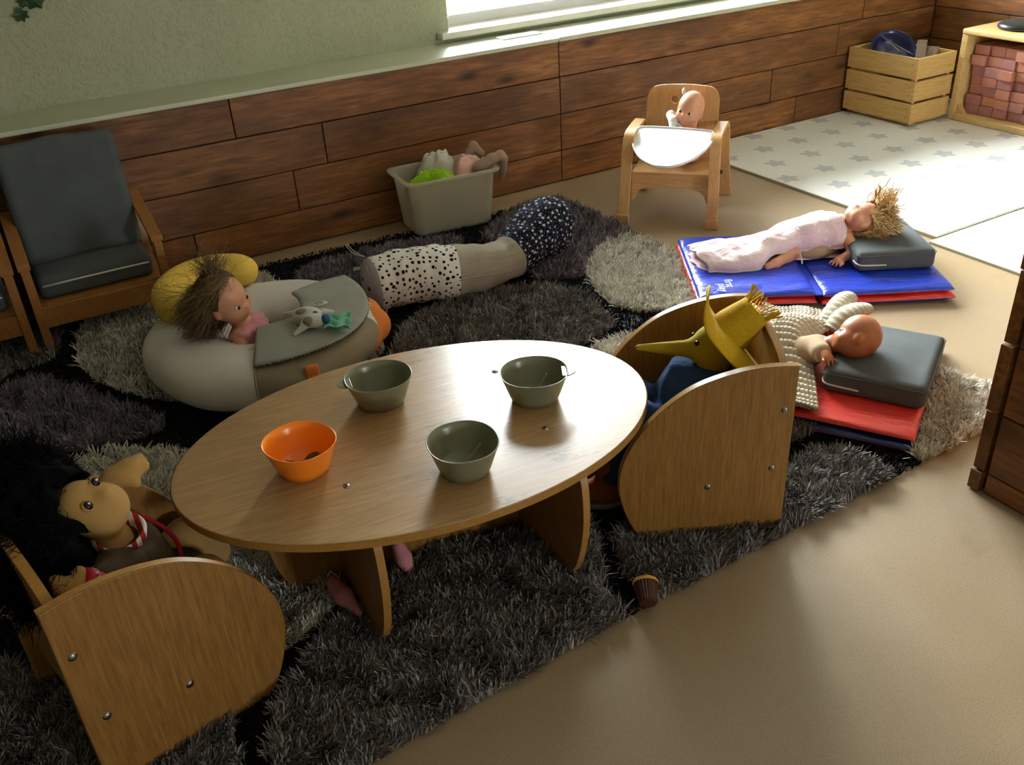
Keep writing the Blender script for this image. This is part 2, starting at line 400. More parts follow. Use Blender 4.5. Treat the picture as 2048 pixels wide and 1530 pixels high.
# ------------------------------------------------------------------ room shell
def struct(o, label=None): return tag(o, label, None, None, 'structure')
struct(mk('floor', box(-1.8, 4.95, -6.1, 4.1, -.1, 0), M_floor), 'speckled beige vinyl floor')
struct(mk('ceiling', box(-1.8, 5.05, -6.1, 4.2, 2.5, 2.6), M_ceil), 'white ceiling')
struct(mk('ground_outside', box(-6, 12, 4.2, 14, -.6, -.5), M_paving), 'pale paving outside the window')
YW = 3.668
wall = struct(mk('wall_back', join(box(-1.7, WX0, 3.98, 4.18, 0, 2.5), box(WX1, 5.0, 3.98, 4.18, 0, 2.5), box(WX0, WX1, 3.98, 4.18, 0, WZ0-.04), box(WX0, WX1, 3.98, 4.18, WZ1, 2.5)), M_plast), 'pale green textured wall above the panelling')
mk('panel_backing', box(-1.7, 4.9, 3.69, 3.70, 0, .64), M_dark, wall)
rows = [(.006, .148), (.152, .318), (.322, .485), (.489, .640)]
joints = [[-.9, .62, 2.352, 3.86], [-.6, 1.06, 2.353, 3.67], [-.3, 1.21, 2.353, 4.13], [-.7, .86, 2.352, 4.3]]
for (z0, z1), js in zip(rows, joints):
    xs = [-1.6] + js + [4.898]
    for xa, xb in zip(xs, xs[1:]):
        w, hh = xb-xa-.004, z1-z0
        mk('plank', cbox(w, .02, hh), M_stain, wall, T((xa+xb)/2, YW+.012+random.uniform(-.0015, .0015), (z0+z1)/2), bevel=.002)
wr = struct(mk('wall_right', box(4.9, 5.0, -6.0, 4.0, 0, 2.5), M_wallp), 'wall with stained planks at the far right corner')
for (z0, z1), js in zip(rows, [[3.0, 2.1, .9], [2.7, 1.7, .6], [3.2, 2.2, 1.], [2.9, 1.9, .7]]):
    ys = [3.66] + js + [-.2]
    for ya, yb in zip(ys, ys[1:]):
        mk('plank', cbox(ya-yb-.004, .02, z1-z0), M_stain, wr, T(4.885, (ya+yb)/2, (z0+z1)/2) @ Rz(math.pi/2), bevel=.002)
struct(mk('wall_left', box(-1.8, -1.7, -6.0, 4.1, 0, 2.5), M_wallp), 'left wall')
struct(mk('wall_front', join(box(-1.8, FX0, -6.1, -6.0, 0, 2.5), box(FX1, 5.0, -6.1, -6.0, 0, 2.5), box(FX0, FX1, -6.1, -6.0, 0, FZ0), box(FX0, FX1, -6.1, -6.0, FZ1, 2.5)), M_wallp), 'far wall behind the viewer with an added opening for fill daylight')
# ledge on top of the panelling
led = struct(mk('trim_1', box(-1.68, 4.86, 3.83, 3.98, .628, .655), M_ledge, bevel=.003), 'pale green painted ledge on top of the wood panelling')
mk('ledge_board', box(-1.68, 2.344, 3.655, 3.828, .642, .66), M_ledge, led, bevel=.003)
mk('ledge_board', box(2.348, 4.865, 3.655, 3.828, .642, .662), M_ledge, led, bevel=.003)
mk('cover_strip', box(2.14, 2.344, 3.79, 3.86, .6565, .665), M_ledge, led, bevel=.002)
struct(mk('trim_2', box(4.855, 4.9, -.2, 3.655, .642, .66), M_ledge, bevel=.003), 'ledge along the right wall panelling')
win = struct(link(bpy.data.objects.new('window_1', None), None, T((WX0+WX1)/2, 4.1, WZ0)), 'bright window with white frame above the ledge')
mk('window_sill', box(1.905, 4.6, 3.925, 4.12, .673, .702), M_white, win, bevel=.006)
fy0, fy1 = 4.10, 4.16
fr = mk('window_frame', join(box(WX0, WX1, fy0, fy1, WZ0-.04, WZ0-.005), box(WX0, WX1, fy0, fy1, WZ1-.06, WZ1), box(WX0, WX0+.06, fy0, fy1, WZ0, WZ1), box(WX1-.06, WX1, fy0, fy1, WZ0, WZ1), box(2.80, 2.86, fy0, fy1, WZ0, WZ1), box(3.68, 3.74, fy0, fy1, WZ0, WZ1)), M_upvc, win)
for a, b in ((WX0+.06, 2.80), (2.86, 3.68), (3.74, WX1-.06)):
    mk('pane', box(a, b, 4.128, 4.134, WZ0-.005, WZ1-.06), M_glass, fr)
    mk('glazing_bead', box(a, b, 4.09, 4.101, WZ0-.005, WZ0+.006), M_upvc, fr)
# hanging ivy
ivy = thing('ivy_sprig', 'dark green ivy leaves hanging on the green wall', 'plant', T(.27, 3.97, 1.0))
mk('stem', tube(spline([(.36, 3.968, 1.35), (.33, 3.965, 1.15), (.31, 3.962, 1.04), (.265, 3.962, 1.0)], 6), .0018, 6), M_leaf, ivy)
lf = [(0, -.03), (.012, -.012), (.028, -.006), (.02, .006), (.022, .02), (.008, .016), (0, .03), (-.008, .016), (-.022, .02), (-.02, .006), (-.028, -.006), (-.012, -.012)]
for x, z, r, s in ((.262, .985, 2.9, 1.), (.318, 1.022, .7, 1.15), (.285, 1.03, 4.6, .9), (.35, 1.07, 1.9, 1.1), (.30, 1.09, 5.4, 1.), (.335, 1.15, 3.6, 1.)):
    M = T(x, 3.96, z) @ Rx(.25) @ Ry(r) @ Matrix.Scale(s, 4)
    mk('leaf', ([(p[0], -.006*abs(p[0])*40, p[1]) for p in lf] + [(0, -.004, 0)], [(i, (i+1) % 12, 12) for i in range(12)]), M_leaf, ivy, M, solid=.001)

# ------------------------------------------------------------------ plank-clad dark cabinet at the right edge
cab = thing('plank_cabinet', 'dark stained plank-clad cabinet at the right edge, standing on the bare floor', 'cabinet', T(2.05, .6, 0))
mk('carcass', box(1.875, 2.35, .12, 1.045, .004, .73), M_stain, cab)
for i, (z0, z1) in enumerate(((.004, .057), (.06, .222), (.226, .4), (.404, .579), (.583, .73))):
    mk('plank', cbox(.91, .016, z1-z0), M_stain, cab, T(1.866, .578, (z0+z1)/2) @ Rz(math.pi/2), bevel=.002)
    off = (-.004, .003, -.002, .005, 0)[i]
    mk('end_plank', cbox(.5, .03, z1-z0), M_stain, cab, T(2.103+off, 1.058, (z0+z1)/2), bevel=.002)
mk('top', box(1.85, 2.36, .11, 1.075, .73, .75), M_stain, cab, bevel=.003)

# ------------------------------------------------------------------ star carpets
def carpet(name, label, x0, x1, y0, y1, z0, z1):
    t = thing(name, label, 'rug', T((x0+x1)/2, (y0+y1)/2, z0), 'star print carpets')
    mk('carpet_pile', box(x0-(x0+x1)/2, x1-(x0+x1)/2, y0-(y0+y1)/2, y1-(y0+y1)/2, .004, z1-z0), M_star, t, T((x0+x1)/2, (y0+y1)/2, z0) , bevel=.004)
    mk('edge_binding', join(box(x0-.005, x0, y0-.004, y1, z0, z1-.002), box(x0, x1, y0-.004, y0, z0, z1-.002)), M_wallp, t)
    return t
carpet('star_carpet', 'pale carpet with grey stars under the wooden crate and block shelf', 3.10, 4.86, 2.15, 3.655, .001, .014)
carpet('star_carpet', 'pale star carpet strip nearest the dark cabinet, its edge beside the blue mat', 3.05, 4.86, 1.2, 2.14, .001, .011)

# ------------------------------------------------------------------ slatted pine crate
cr = thing('wooden_crate', 'pale pine slatted crate holding odds and ends in the corner', 'crate', T(4.35, 3.43, .014))
cx0, cx1, cy0, cy1 = 4.205, 4.495, 3.20, 3.65
for z0, z1 in ((.035, .132), (.145, .245), (.258, .362)):
    mk('slat', cbox(.012, cy1-cy0, z1-z0), M_pine, cr, T(cx0+.006, (cy0+cy1)/2, (z0+z1)/2), bevel=.002)
    mk('slat', cbox(.012, cy1-cy0, z1-z0), M_pine, cr, T(cx1-.006, (cy0+cy1)/2, (z0+z1)/2), bevel=.002)
    for y in (cy0+.007, cy1-.007):
        mk('end_slat', cbox(cx1-cx0-.026, .012, z1-z0), M_pinex, cr, T((cx0+cx1)/2, y, (z0+z1)/2), bevel=.002)
    for dz in (-.02, .02):
        for y in (cy0+.03, cy1-.03): mk('nail', sphere((0, 0, 0), (.001, .0025, .0025), 8, 6), M_dark, cr, T(cx0-.0005, y, (z0+z1)/2+dz))
for x in (cx0+.022, cx1-.022):
    for y in (cy0+.026, cy1-.026): mk('corner_post', cbox(.02, .024, .31), M_pine, cr, T(x, y, .19), bevel=.001)
for k in range(4): mk('base_slat', cbox(.06, cy1-cy0-.03, .012), M_pine, cr, T(cx0+.05+k*.064, (cy0+cy1)/2, .03), bevel=.001)
for x in (cx0+.06, cx1-.06): mk('foot', cbox(.05, cy1-cy0-.06, .012), M_pine, cr, T(x, (cy0+cy1)/2+.0, .0195), bevel=.001)
# what is inside the crate
bw = thing('enamel_bowl', 'navy blue round bowl tilted up inside the pine crate', 'bowl', T(4.37, 3.47, .3))
mk('shell', lathe([(.02, -.06), (.08, -.05), (.115, -.01), (.125, .012), (.12, .012), (.108, -.008), (.075, -.043), (.0, -.05)], 36), M_bluepl, bw, T(4.375, 3.5, .33) @ Rx(.75) @ Ry(-.35), smooth=True)
mk('rim', tube([(.123*math.cos(a), .123*math.sin(a), .012) for a in np.linspace(0, 6.283, 40)], .004, 8, False), M_bluepl, bw, T(4.375, 3.5, .33) @ Rx(.75) @ Ry(-.35), smooth=True)
tg = thing('kitchen_tongs', 'thin grey metal tongs poking out of the crate over the blue bowl', 'tongs', T(4.33, 3.45, .3))
mk('tong_arm', tube([(4.30, 3.53, .42), (4.33, 3.44, .375), (4.36, 3.36, .34)], .005, 8, flat=.4), M_steel, tg, smooth=True)
mk('tong_arm', tube(spline([(4.30, 3.53, .42), (4.29, 3.47, .4), (4.30, 3.40, .36)], 5), .005, 8, flat=.4), M_steel, tg, smooth=True)
for a, b, lab in (((4.30, 3.27, .29), (4.47, 3.40, .385), 'weathered grey plank end resting across the crate corner'), ((4.37, 3.28, .28), (4.485, 3.33, .36), 'short grey wooden offcut at the crate corner beside the shelf')):
    a, b = Vector(a), Vector(b); t = thing('wooden_offcut', lab, 'wood piece', T(*a), 'offcuts in the crate')
    mk('plank', cbox((b-a).length, .05, .022), M_oldwood, t, frame((a+b)/2, b-a, (0, 0, 1)), bevel=.002)
wp = thing('small_plank', 'thin orange-brown wooden slat standing inside the back of the crate', 'wood piece', T(4.43, 3.6, .2))
mk('slat', cbox(.012, .07, .30), M_beech, wp, T(4.455, 3.585, .2), bevel=.002)

# ------------------------------------------------------------------ shelf of brick blocks
sh = thing('block_shelf', 'light plywood open shelf packed with pink brick blocks', 'shelf', T(4.68, 2.7, .014))
sx0, sx1, sy0, sy1, sz0, sz1 = 4.492, 4.86, 2.615, 3.185, .015, .475
mk('top', box(sx0-.006, sx1, sy0, sy1, sz1-.028, sz1), M_ply, sh, bevel=.008)
mk('bottom', box(sx0, sx1, sy0+.034, sy1-.034, sz0, sz0+.034), M_ply, sh, bevel=.004)
mk('side', box(sx0, sx1, sy1-.034, sy1, sz0, sz1-.028), M_ply, sh, bevel=.004)
mk('side', box(sx0, sx1, sy0, sy0+.034, sz0, sz1-.028), M_ply, sh, bevel=.004)
mk('back', box(sx1-.012, sx1, sy0+.034, sy1-.034, sz0+.034, sz1-.028), M_ply, sh)
mk('corner_block', ([(0, 0, 0), (.035, 0, 0), (.035, -.045, 0), (0, -.045, 0), (0, 0, .045), (.035, 0, .045)], [(0, 3, 2, 1), (0, 1, 5, 4), (0, 4, 3), (1, 2, 5), (2, 3, 4, 5)]), M_beech, sh, T(sx0+.012, sy1-.034, sz0+.034))
bm_ = [mesh(*cbox(.17, .079, .0485)) for _ in range(3)]
for me, mt in zip(bm_, (M_brick1, M_brick2, M_brick3)): me.materials.append(mt)
nb = 0; ncol = 11; nrow = 7
for c in range(6):
    for r in range(nrow):
        y = sy1-.034-.012-.0405-c*.0815-(.004 if r % 3 == 1 else 0); z = sz0+.034+.0252+r*.0495
        o = mk('toy_brick', bm_[rng.choice(3, p=[.5, .35, .15])], None, None, T(sx0+.15+rng.uniform(-.022, .012)-(.012 if (c*3+r) % 5 == 0 else 0), y, z), bevel=.003)
        tag(o, 'pink-brown toy brick in %s from the crate, %s from the bottom of the shelf' % (('first column', 'second column', 'third column', 'fourth column', 'fifth column', 'sixth column')[c], ('first', 'second', 'third', 'fourth', 'fifth', 'sixth', 'seventh')[r]), 'toy brick', 'brick blocks stacked in the plywood shelf')
lp = thing('stand_base', 'round black weighted base with a white pole on the shelf top', 'stand', T(4.66, 2.99, sz1))
mk('base', lathe([(.0, .0), (.105, .0), (.112, .008), (.108, .022), (.09, .032), (.03, .04), (.0, .042)], 48), M_black, lp, T(4.665, 2.985, sz1+.001), smooth=True)
mk('pole', tube([(4.665, 2.95, sz1+.035), (4.665, 2.95, sz1+.6)], .009, 16), M_upvc, lp, smooth=True)
# ------------------------------------------------------------------ oval table
TZ = .345
TM = T(.648, 1.607, 0) @ Rz(math.radians(-6.74))
tb = thing('oval_table', 'low oval oak-effect play table with four bowls on it', 'table', TM)
ell = [(.531*math.cos(a), .350*math.sin(a)) for a in np.linspace(0, 2*math.pi, 96, endpoint=False)]
top = mk('tabletop', slab(ell, TZ-.02, TZ), M_oaktop, tb, TM, bevel=.0025)
n_ = len(ell); eb = [(x*1.0012, y*1.0016, z) for z in (TZ-.0185, TZ-.0015) for x, y in ell]
mk('edge_band', (eb, [(i, (i+1) % n_, (i+1) % n_+n_, i+n_) for i in range(n_)]), M_edge, top, TM, smooth=True)
def legprof(w0, w1):
    h = [(-w0, .004), (-(w0*.45+w1*.55), .07), (-w1*.975, .15), (-w1, .22), (-w1*.985, .285), (-w1*.95, TZ-.021)]
    h = [tuple(p) for p in spline(h, 5)]; return h + [(-x, z) for x, z in h[::-1]]
for lx in (-.219, .221):
    p = legprof(.235, .303); M = TM @ T(lx, 0, 0) @ Rz(math.radians(90+5.0))
    g = mk('leg_panel', prism(p, -.009, .009), M_oak, tb, M, bevel=.002)
    half = [q for q in p if q[0] < 0]
    for hf in (half, [(-x, z) for x, z in half]):
        m = len(hf); V = [(x*1.003, y, z) for y in (-.0082, .0082) for x, z in hf]
        mk('edge_band', (V, [(i, i+1, i+1+m, i+m) for i in range(m-1)]), M_edge, g, M)
p = legprof(.33, .385)
mk('stretcher_panel', prism(p, -.009, .009), M_oak, tb, TM, bevel=.002)
for x in (-.205, .235):
    for y in (-.138, (.142 if x > 0 else .095)):
        b = mk('bolt', lathe([(0, .0022), (.004, .0022), (.0048, .0015), (.0075, .0012), (.0078, 0)], 20), M_steel, tb, TM @ T(x, y, TZ), smooth=True)
        mk('socket', lathe([(0, .0024), (.0028, .0024), (.0028, .001)], 6), M_dark, b, TM @ T(x, y, TZ))
# ------------------------------------------------------------------ two panel-sided toddler chairs
prof = [(0, .004), (-.03, .06), (-.05, .12), (-.056, .165), (-.05, .22), (-.03, .27), (.0, .318), (.035, .358), (.078, .394), (.125, .42), (.195, .441), (.264, .449), (.329, .446)]
prof = [tuple(q) for q in spline(prof, 5)] + [(.327, .004)]
def toddler_chair(label, M):
    t = thing('toddler_chair', label, 'chair', M, 'wooden toddler chairs at the oval table')
    for s in (-1, 1):
        y0 = s*.176
        g = mk('side_panel', prism(prof, y0-.009, y0+.009), M_oak, t, M, bevel=.002)
        m = len(prof)-1
        V = [(.14+(x-.14)*1.003, y0+y, .2+(z-.2)*1.003) for y in (-.0082, .0082) for x, z in prof[:-1]]
        mk('edge_band', (V, [(i, i+1, i+1+m, i+m) for i in range(m-1)]), M_edge, g, M, smooth=True)
        for bx_, bz in ((.306, .339), (.291, .186), (.147, .147)):
            Mb = M @ T(bx_, y0+s*.009, bz) @ Rx(-s*math.pi/2)
            b = mk('bolt', lathe([(0, .003), (.004, .003), (.0065, .0022), (.008, .0)], 18), M_steel, g, Mb, smooth=True)
    yz = [(-.167, .10), (.167, .10), (.167, .43), (.12, .452), (.06, .464), (0, .468), (-.06, .464), (-.12, .452), (-.167, .43)]
    back = [tuple(q) for q in ([yz[0], yz[1]] + list(spline(yz[2:], 5)))]
    Mb = M @ T(.292, 0, 0) @ Ry(.03)
    b = mk('backrest', xf(prism(back, -.009, .009), Rz(math.pi/2)), M_oak, t, Mb, bevel=.002)
    arc = back[2:]; m = len(arc)
    mk('edge_band', ([(x, y, z+.0008) for x in (-.0085, .0085) for y, z in arc], [(i, i+m, i+1+m, i+1) for i in range(m-1)]), M_edge, b, Mb, smooth=True)
    mk('seat', box(-.02, .283, -.167, .167, .138, .156), M_oak, t, M, bevel=.002)
    return t
cr_u = Vector((.893, -.45, 0)); cl_u = Vector((-.974, -.227, 0))
MR = frame((1.062+.45*.185, 1.35+.893*.185, 0), cr_u, (0, 0, 1))
ML = frame((.181-.227*.185, 1.39+.974*.185, 0), cl_u, (0, 0, 1))
toddler_chair('wooden toddler chair seating the straw-hatted scarecrow doll', MR)
toddler_chair('wooden toddler chair in the foreground seating the black-haired rag doll', ML)

# ------------------------------------------------------------------ bowls and spoons
def bowl(label, x, y, rz, mat, lug):
    M = T(x, y, TZ) @ Rz(rz); t = thing('bowl', label, 'bowl', M, 'plastic bowls on the oval table')
    pr = [(0, .001), (.046, .001), (.0505, .003), (.0565, .018), (.0645, .042), (.0705, .060), (.0735, .0675), (.0745, .069), (.0735, .070), (.0715, .069), (.068, .058), (.0605, .036), (.052, .014), (.046, .006), (0, .0045)]
    V, F = lathe(pr, 64, 1.03, .97, power=2.2)
    V = [(a, b, c) for a, b, c in V]
    mk('shell', (V, F), mat, t, M, smooth=True)
    if lug:
        ps = [tuple(q) for q in spline([(.062, -.022), (.078, -.02), (.090, -.01), (.093, 0), (.090, .01), (.078, .02), (.062, .022)], 4)]
        mk('lug_handle', slab(ps, .0635, .0665), mat, t, M, bevel=.001)
    return t
def spoon(label, x, y, rz, mat, tilt=.25):
    M = T(x, y, TZ+.0075) @ Rz(rz); t = thing('spoon', label, 'spoon', M, 'spoons in the bowls')
    Mh = M @ T(-.028, 0, .006) @ Ry(0)
    mk('spoon_bowl', xf(sphere((0, 0, 0), (.019, .012, .0035), 20, 10), Mh @ Ry(.1)), mat, t, smooth=True)
    mk('handle', tube([tuple(Mh @ Vector(p)) for p in spline([(.014, 0, .002), (.028, 0, .008), (.046, 0, .017), (.066, 0, .034)], 5)], [.003]*16, 8, flat=.45), mat, t, smooth=True)
bowl('olive green bowl nearest the pouffe, at the back left of the table', .617, 1.752, math.pi-.2, M_olive, True)
bowl('olive green bowl with a lug handle at the right end of the table', .913, 1.562, -.5, M_olive, True)
bowl('bright orange bowl at the left end of the table', .377, 1.600, math.pi/2+.3, M_orange, False)
bowl('olive green bowl at the front edge of the table', .651, 1.408, math.pi/2-.2, M_olive, False)
spoon('brown spoon lying in the orange bowl', .375, 1.598, math.pi+.5, M_spoon)
spoon('dark spoon lying in the front olive bowl', .655, 1.408, .1, M_olive)
spoon('dark spoon lying in the back left olive bowl', .619, 1.75, .3, M_olive)
spoon('dark spoon lying in the right-hand olive bowl', .915, 1.56, .3, M_olive)

# ------------------------------------------------------------------ bent-ply high chair
HM = frame((2.537, 3.049, 0), (-.749, -.662, 0), (0, 0, 1))
hc = thing('toddler_high_chair', 'bent beech toddler chair with a white tray by the panelled wall', 'chair', HM)
def bar(path, w, th):
    """flat ply strip: path in x,z, width along y"""
    P = np.array(path); t = np.gradient(P, axis=0); t /= np.linalg.norm(t, axis=1)[:, None]; nn = np.stack([-t[:, 1], t[:, 0]], 1)
    o = P+nn*th/2; i = P-nn*th/2; V = []; m = len(P)
    for y in (-w/2, w/2): V += [(a, y, b) for a, b in o] + [(a, y, b) for a, b in i]
    F = []
    for k in range(m-1):
        F += [(k, k+1, 2*m+k+1, 2*m+k), (m+k, 3*m+k, 3*m+k+1, m+k+1), (k, m+k, m+k+1, k+1), (2*m+k, 2*m+k+1, 3*m+k+1, 3*m+k)]
    F += [(0, 2*m, 3*m, m), (m-1, 2*m-1, 4*m-1, 3*m-1)]
    return V, F
fp = spline([(.222, .004), (.205, .1), (.188, .21), (.172, .300), (.158, .340), (.125, .358), (.05, .361), (-.03, .359), (-.085, .354), (-.118, .333), (-.138, .29), (-.17, .17), (-.205, .06), (-.222, .004)], 6)
for s in (-1, 1):
    Mf = HM @ T(0, s*.187, 0) @ Rx(s*.03)
    sf = mk('side_frame', bar(fp, .044, .018), M_beech, hc, Mf, bevel=.002)
    for x in (.219, -.219):
        mk('foot_cap', box(x-.016, x+.016, -.026, .026, .001, .042), M_beech, sf, Mf @ T(0, 0, 0), bevel=.002)
mk('seat', box(-.10, .15, -.165, .165, .192, .205), M_beechf, hc, HM, bevel=.004)
ap = [(-.164, .205)] + [(.164, .205)] + [(.164, .085)] + [tuple(q) for q in spline([(.150, .085), (.140, .112), (.118, .132), (.07, .142), (0, .145), (-.07, .142), (-.118, .132), (-.140, .112), (-.150, .085)], 4)] + [(-.164, .085)]
mk('front_apron', xf(prism(ap, -.007, .007), Rz(math.pi/2)), M_beechf, hc, HM @ T(.158, 0, 0) @ Ry(-.08), bevel=.002)
bp = [(-.15, .17), (.15, .17)] + [tuple(q) for q in spline([(.152, .40), (.150, .455), (.132, .49), (.095, .503), (0, .508), (-.095, .503), (-.132, .49), (-.150, .455), (-.152, .40)], 5)]
hole = [(-.035+.0155*math.cos(a), .445+.0155*math.sin(a)) for a in np.linspace(0, 2*math.pi, 24, endpoint=False)]
def panel_hole(outer, inner, y0, y1):
    import bmesh
    bm = bmesh.new(); ed = []
    for lp in (outer, inner):
        vs = [bm.verts.new((p[0], y0, p[1])) for p in lp]; ed += [bm.edges.new((vs[i], vs[(i+1) % len(vs)])) for i in range(len(vs))]
    bmesh.ops.triangle_fill(bm, use_beauty=True, edges=ed)
    r = bmesh.ops.extrude_face_region(bm, geom=bm.faces[:]); bmesh.ops.translate(bm, vec=(0, y1-y0, 0), verts=[v for v in r['geom'] if isinstance(v, bmesh.types.BMVert)])
    bmesh.ops.recalc_face_normals(bm, faces=bm.faces[:]); bm.verts.index_update()
    V = [tuple(v.co) for v in bm.verts]; F = [tuple(v.index for v in f.verts) for f in bm.faces]; bm.free(); return V, F
mk('backrest', xf(panel_hole(bp, hole, -.006, .006), Rz(math.pi/2)), M_beech, hc, HM @ T(-.062, 0, 0) @ Ry(-.10), bevel=.0015)
tp = [tuple(q) for q in spline([(-.002, -.13), (.012, -.158), (.05, -.166), (.12, -.148), (.19, -.10), (.228, -.04), (.232, 0), (.228, .04), (.19, .10), (.12, .148), (.05, .166), (.012, .158), (-.002, .13), (-.006, 0)], 6, True)]
MT = HM @ T(.083, .004, .366) @ Rz(-.10) @ Ry(.40)
tr = mk('tray', slab(tp, -.005, .005), M_tray, hc, MT, bevel=.003)
mk('tray_rim', tube([(x, y, .006) for x, y in tp] + [(tp[0][0], tp[0][1], .006)], .0038, 8, False), M_upvc, tr, MT, smooth=True)
mk('knob', lathe([(0, .014), (.009, .013), (.011, .006), (.008, 0)], 16), M_black, hc, HM @ T(-.13, -.165, .13) @ Rx(math.pi/2), smooth=True)
mk('knob', lathe([(0, .014), (.009, .013), (.011, .006), (.008, 0)], 16), M_black, hc, HM @ T(-.17, .165, .115) @ Ry(-math.pi/2), smooth=True)

# ------------------------------------------------------------------ low armchairs at the left
def cushion(name, sx, sy, sz, rad, mat, parent, M, puff=.006):
    return blob(name, [sd_box((0, 0, 0), (sx/2, sy/2, sz/2), rad), sd_ell((0, 0, 0), (sx*.46, sy*.46, sz/2+puff))], mat, parent, k=.02, h=.006, M=M)
AM = T(.214, 3.27, 0)
ac = thing('child_armchair', 'low teak-framed armchair with charcoal cushions by the panelled wall', 'armchair', AM, 'low armchairs against the panelling')
for s in (-1, 1):
    x = s*.212
    mk('front_leg', box(x-.014, x+.014, -.02, .022, .003, .318), M_teak, ac, AM, bevel=.002)
    mk('back_leg', box(x-.014, x+.014, -.018, .018, 0, .40), M_teak, ac, AM @ T(0, .305, .003) @ Rx(-.12), bevel=.002)
    V = [(x-.02, -.022, .306), (x+.02, -.022, .306), (x+.02, .10, .338), (x+.02, .335, .388), (x-.02, .335, .388), (x-.02, .10, .338)]
    V = V + [(a, b, c+.02) for a, b, c in V]
    mk('armrest', (V, [(0, 5, 2, 1), (5, 4, 3, 2), (6, 7, 8, 11), (11, 8, 9, 10), (0, 1, 7, 6), (1, 2, 8, 7), (2, 3, 9, 8), (3, 4, 10, 9), (4, 5, 11, 10), (5, 0, 6, 11)]), M_teak, ac, AM, bevel=.002)
    mk('side_rail', box(x-.01, x+.01, .02, .30, .10, .155), M_teak, ac, AM, bevel=.002)
mk('front_rail', box(-.2, .2, -.012, .01, .092, .163), M_teak, ac, AM, bevel=.002)
mk('seat_board', box(-.2, .2, .012, .30, .150, .165), M_teak, ac, AM, bevel=.001)
for z in (.27, .40, .52): mk('back_slat', box(-.2, .2, -.008, .008, z-.03, z+.03), M_teak, ac, AM @ T(0, .318, 0) @ Rx(-.1), bevel=.002)
sc_ = cushion('seat_cushion', .375, .30, .078, .022, M_grey, ac, AM @ T(0, .195, .205))
mk('piping', tube([(-.175, -.150, .012), (-.05, -.153, .014), (.05, -.153, .014), (.175, -.150, .012)], .0035, 8), M_pipe, sc_, AM @ T(0, .195, .205), smooth=True)
MB = AM @ T(.0, .245, .44) @ Rx(-.14)
bc_ = cushion('back_cushion', .39, .075, .41, .03, M_grey, ac, MB)
mk('piping', tube(spline([(.15, .02, .202), (.182, .02, .190), (.193, .02, .16), (.193, .02, .0), (.19, .02, -.18)], 6), .003, 8), M_pipe, bc_, MB, smooth=True)
a2 = copy_tree(ac, None, T(-.262, 3.262, 0))
tag(a2, 'low teak-framed armchair cut off by the left edge of the view', 'armchair', 'low armchairs against the panelling')
# ---- soft materials
M_ring = fabric('pale_grey_cotton', 'd4cfca', 'dedad5', 900., crease=.25)
M_taupe = fabric('taupe_cotton', '857a66', '90846f', 900., crease=.25)
M_yell = cord('yellow_corduroy', 'dab045', 'e8c563', 2, 420., .35)
M_orcord = fabric('orange_marl', 'c0662a', 'd98444', 300., bump=.5)
M_flap = cord('grey_corduroy', '9a9b94', 'a7a8a0', 1, 420., .4)
M_taupecord = cord('taupe_corduroy', 'a89d8d', 'b8ad9e', 1, 330., .8, out='UV')
def _dots():
    m = N('spotted_cotton'); v = m.coord(out='UV'); vo = m.n('TexVoronoi', {'Vector': v, 'Scale': 42., 'Randomness': .75}, voronoi_dimensions='2D')
    d = m.math('SUBTRACT', m.math('MULTIPLY_ADD', m.n('SeparateColor', {0: vo.outputs['Color']}).outputs[0], .16, .15), vo.outputs['Distance'])
    g = m.noise(m.coord(), 900., 2)
    m.P(Base_Color=m.mix(m.ramp(d, (0., 0.), (.03, 1.)), 'e6e2dc', '14141a'), Roughness=.95, Specular_IOR_Level=.15, Normal=m.bump(m.noise(m.coord(), 10., 3), .3, .02, m.bump(g, .2, .001))); return m.m
def _stars():
    m = N('navy_star_cotton'); v = m.coord(out='UV')
    vo = m.n('TexVoronoi', {'Vector': v, 'Scale': 40., 'Randomness': .7}, voronoi_dimensions='2D')
    df = m.n('VectorMath', {0: m.n('VectorMath', {0: v, 'Scale': 40.}, operation='SCALE').outputs[0], 1: m.n('VectorMath', {0: vo.outputs['Position'], 'Scale': 40.}, operation='SCALE').outputs[0]}, operation='SUBTRACT').outputs[0]
    s = m.n('SeparateXYZ', {0: df}); cr = m.n('SeparateColor', {0: vo.outputs['Color']})
    th = m.math('ADD', m.math('ARCTAN2', s.outputs[1], s.outputs[0]), m.math('MULTIPLY', cr.outputs[1], 6.28))
    lobe = m.math('ABSOLUTE', m.math('SUBTRACT', m.math('FRACT', m.math('MULTIPLY', th, 5/6.2832)), .5))
    r = m.math('SQRT', m.math('ADD', m.math('MULTIPLY', s.outputs[0], s.outputs[0]), m.math('MULTIPLY', s.outputs[1], s.outputs[1])))
    lim = m.math('MULTIPLY', m.math('MULTIPLY_ADD', lobe, .40, .10), m.math('MULTIPLY_ADD', cr.outputs[0], .6, .6))
    vs = m.n('TexVoronoi', {'Vector': v, 'Scale': 95., 'Randomness': .9}, voronoi_dimensions='2D').outputs['Distance']
    small = m.ramp(m.math('SUBTRACT', .11, vs), (0., 0.), (.04, .8))
    f = m.math('MAXIMUM', m.ramp(m.math('SUBTRACT', lim, r), (0., 0.), (.05, 1.)), small)
    m.P(Base_Color=m.mix(f, '0a0f22', 'cfcfd2'), Roughness=.95, Specular_IOR_Level=.15, Normal=m.bump(m.noise(m.coord(), 14., 4, .6, .6), .6, .02)); return m.m
M_dots = _dots(); M_stars = _stars()
M_lilac = fabric('lilac_grey_cotton', 'a096a0', 'aaa0aa', 900., crease=.3)
M_tagw = fabric('white_label_tape', 'b9b4aa', 'c6c1b8', 500.)
M_ink = plain('black_thread', '101012', '17171a', 50., .8, .1)
M_plushw = fabric('white_plush', 'c9c8c4', 'd6d5d0', 500., bump=.6)
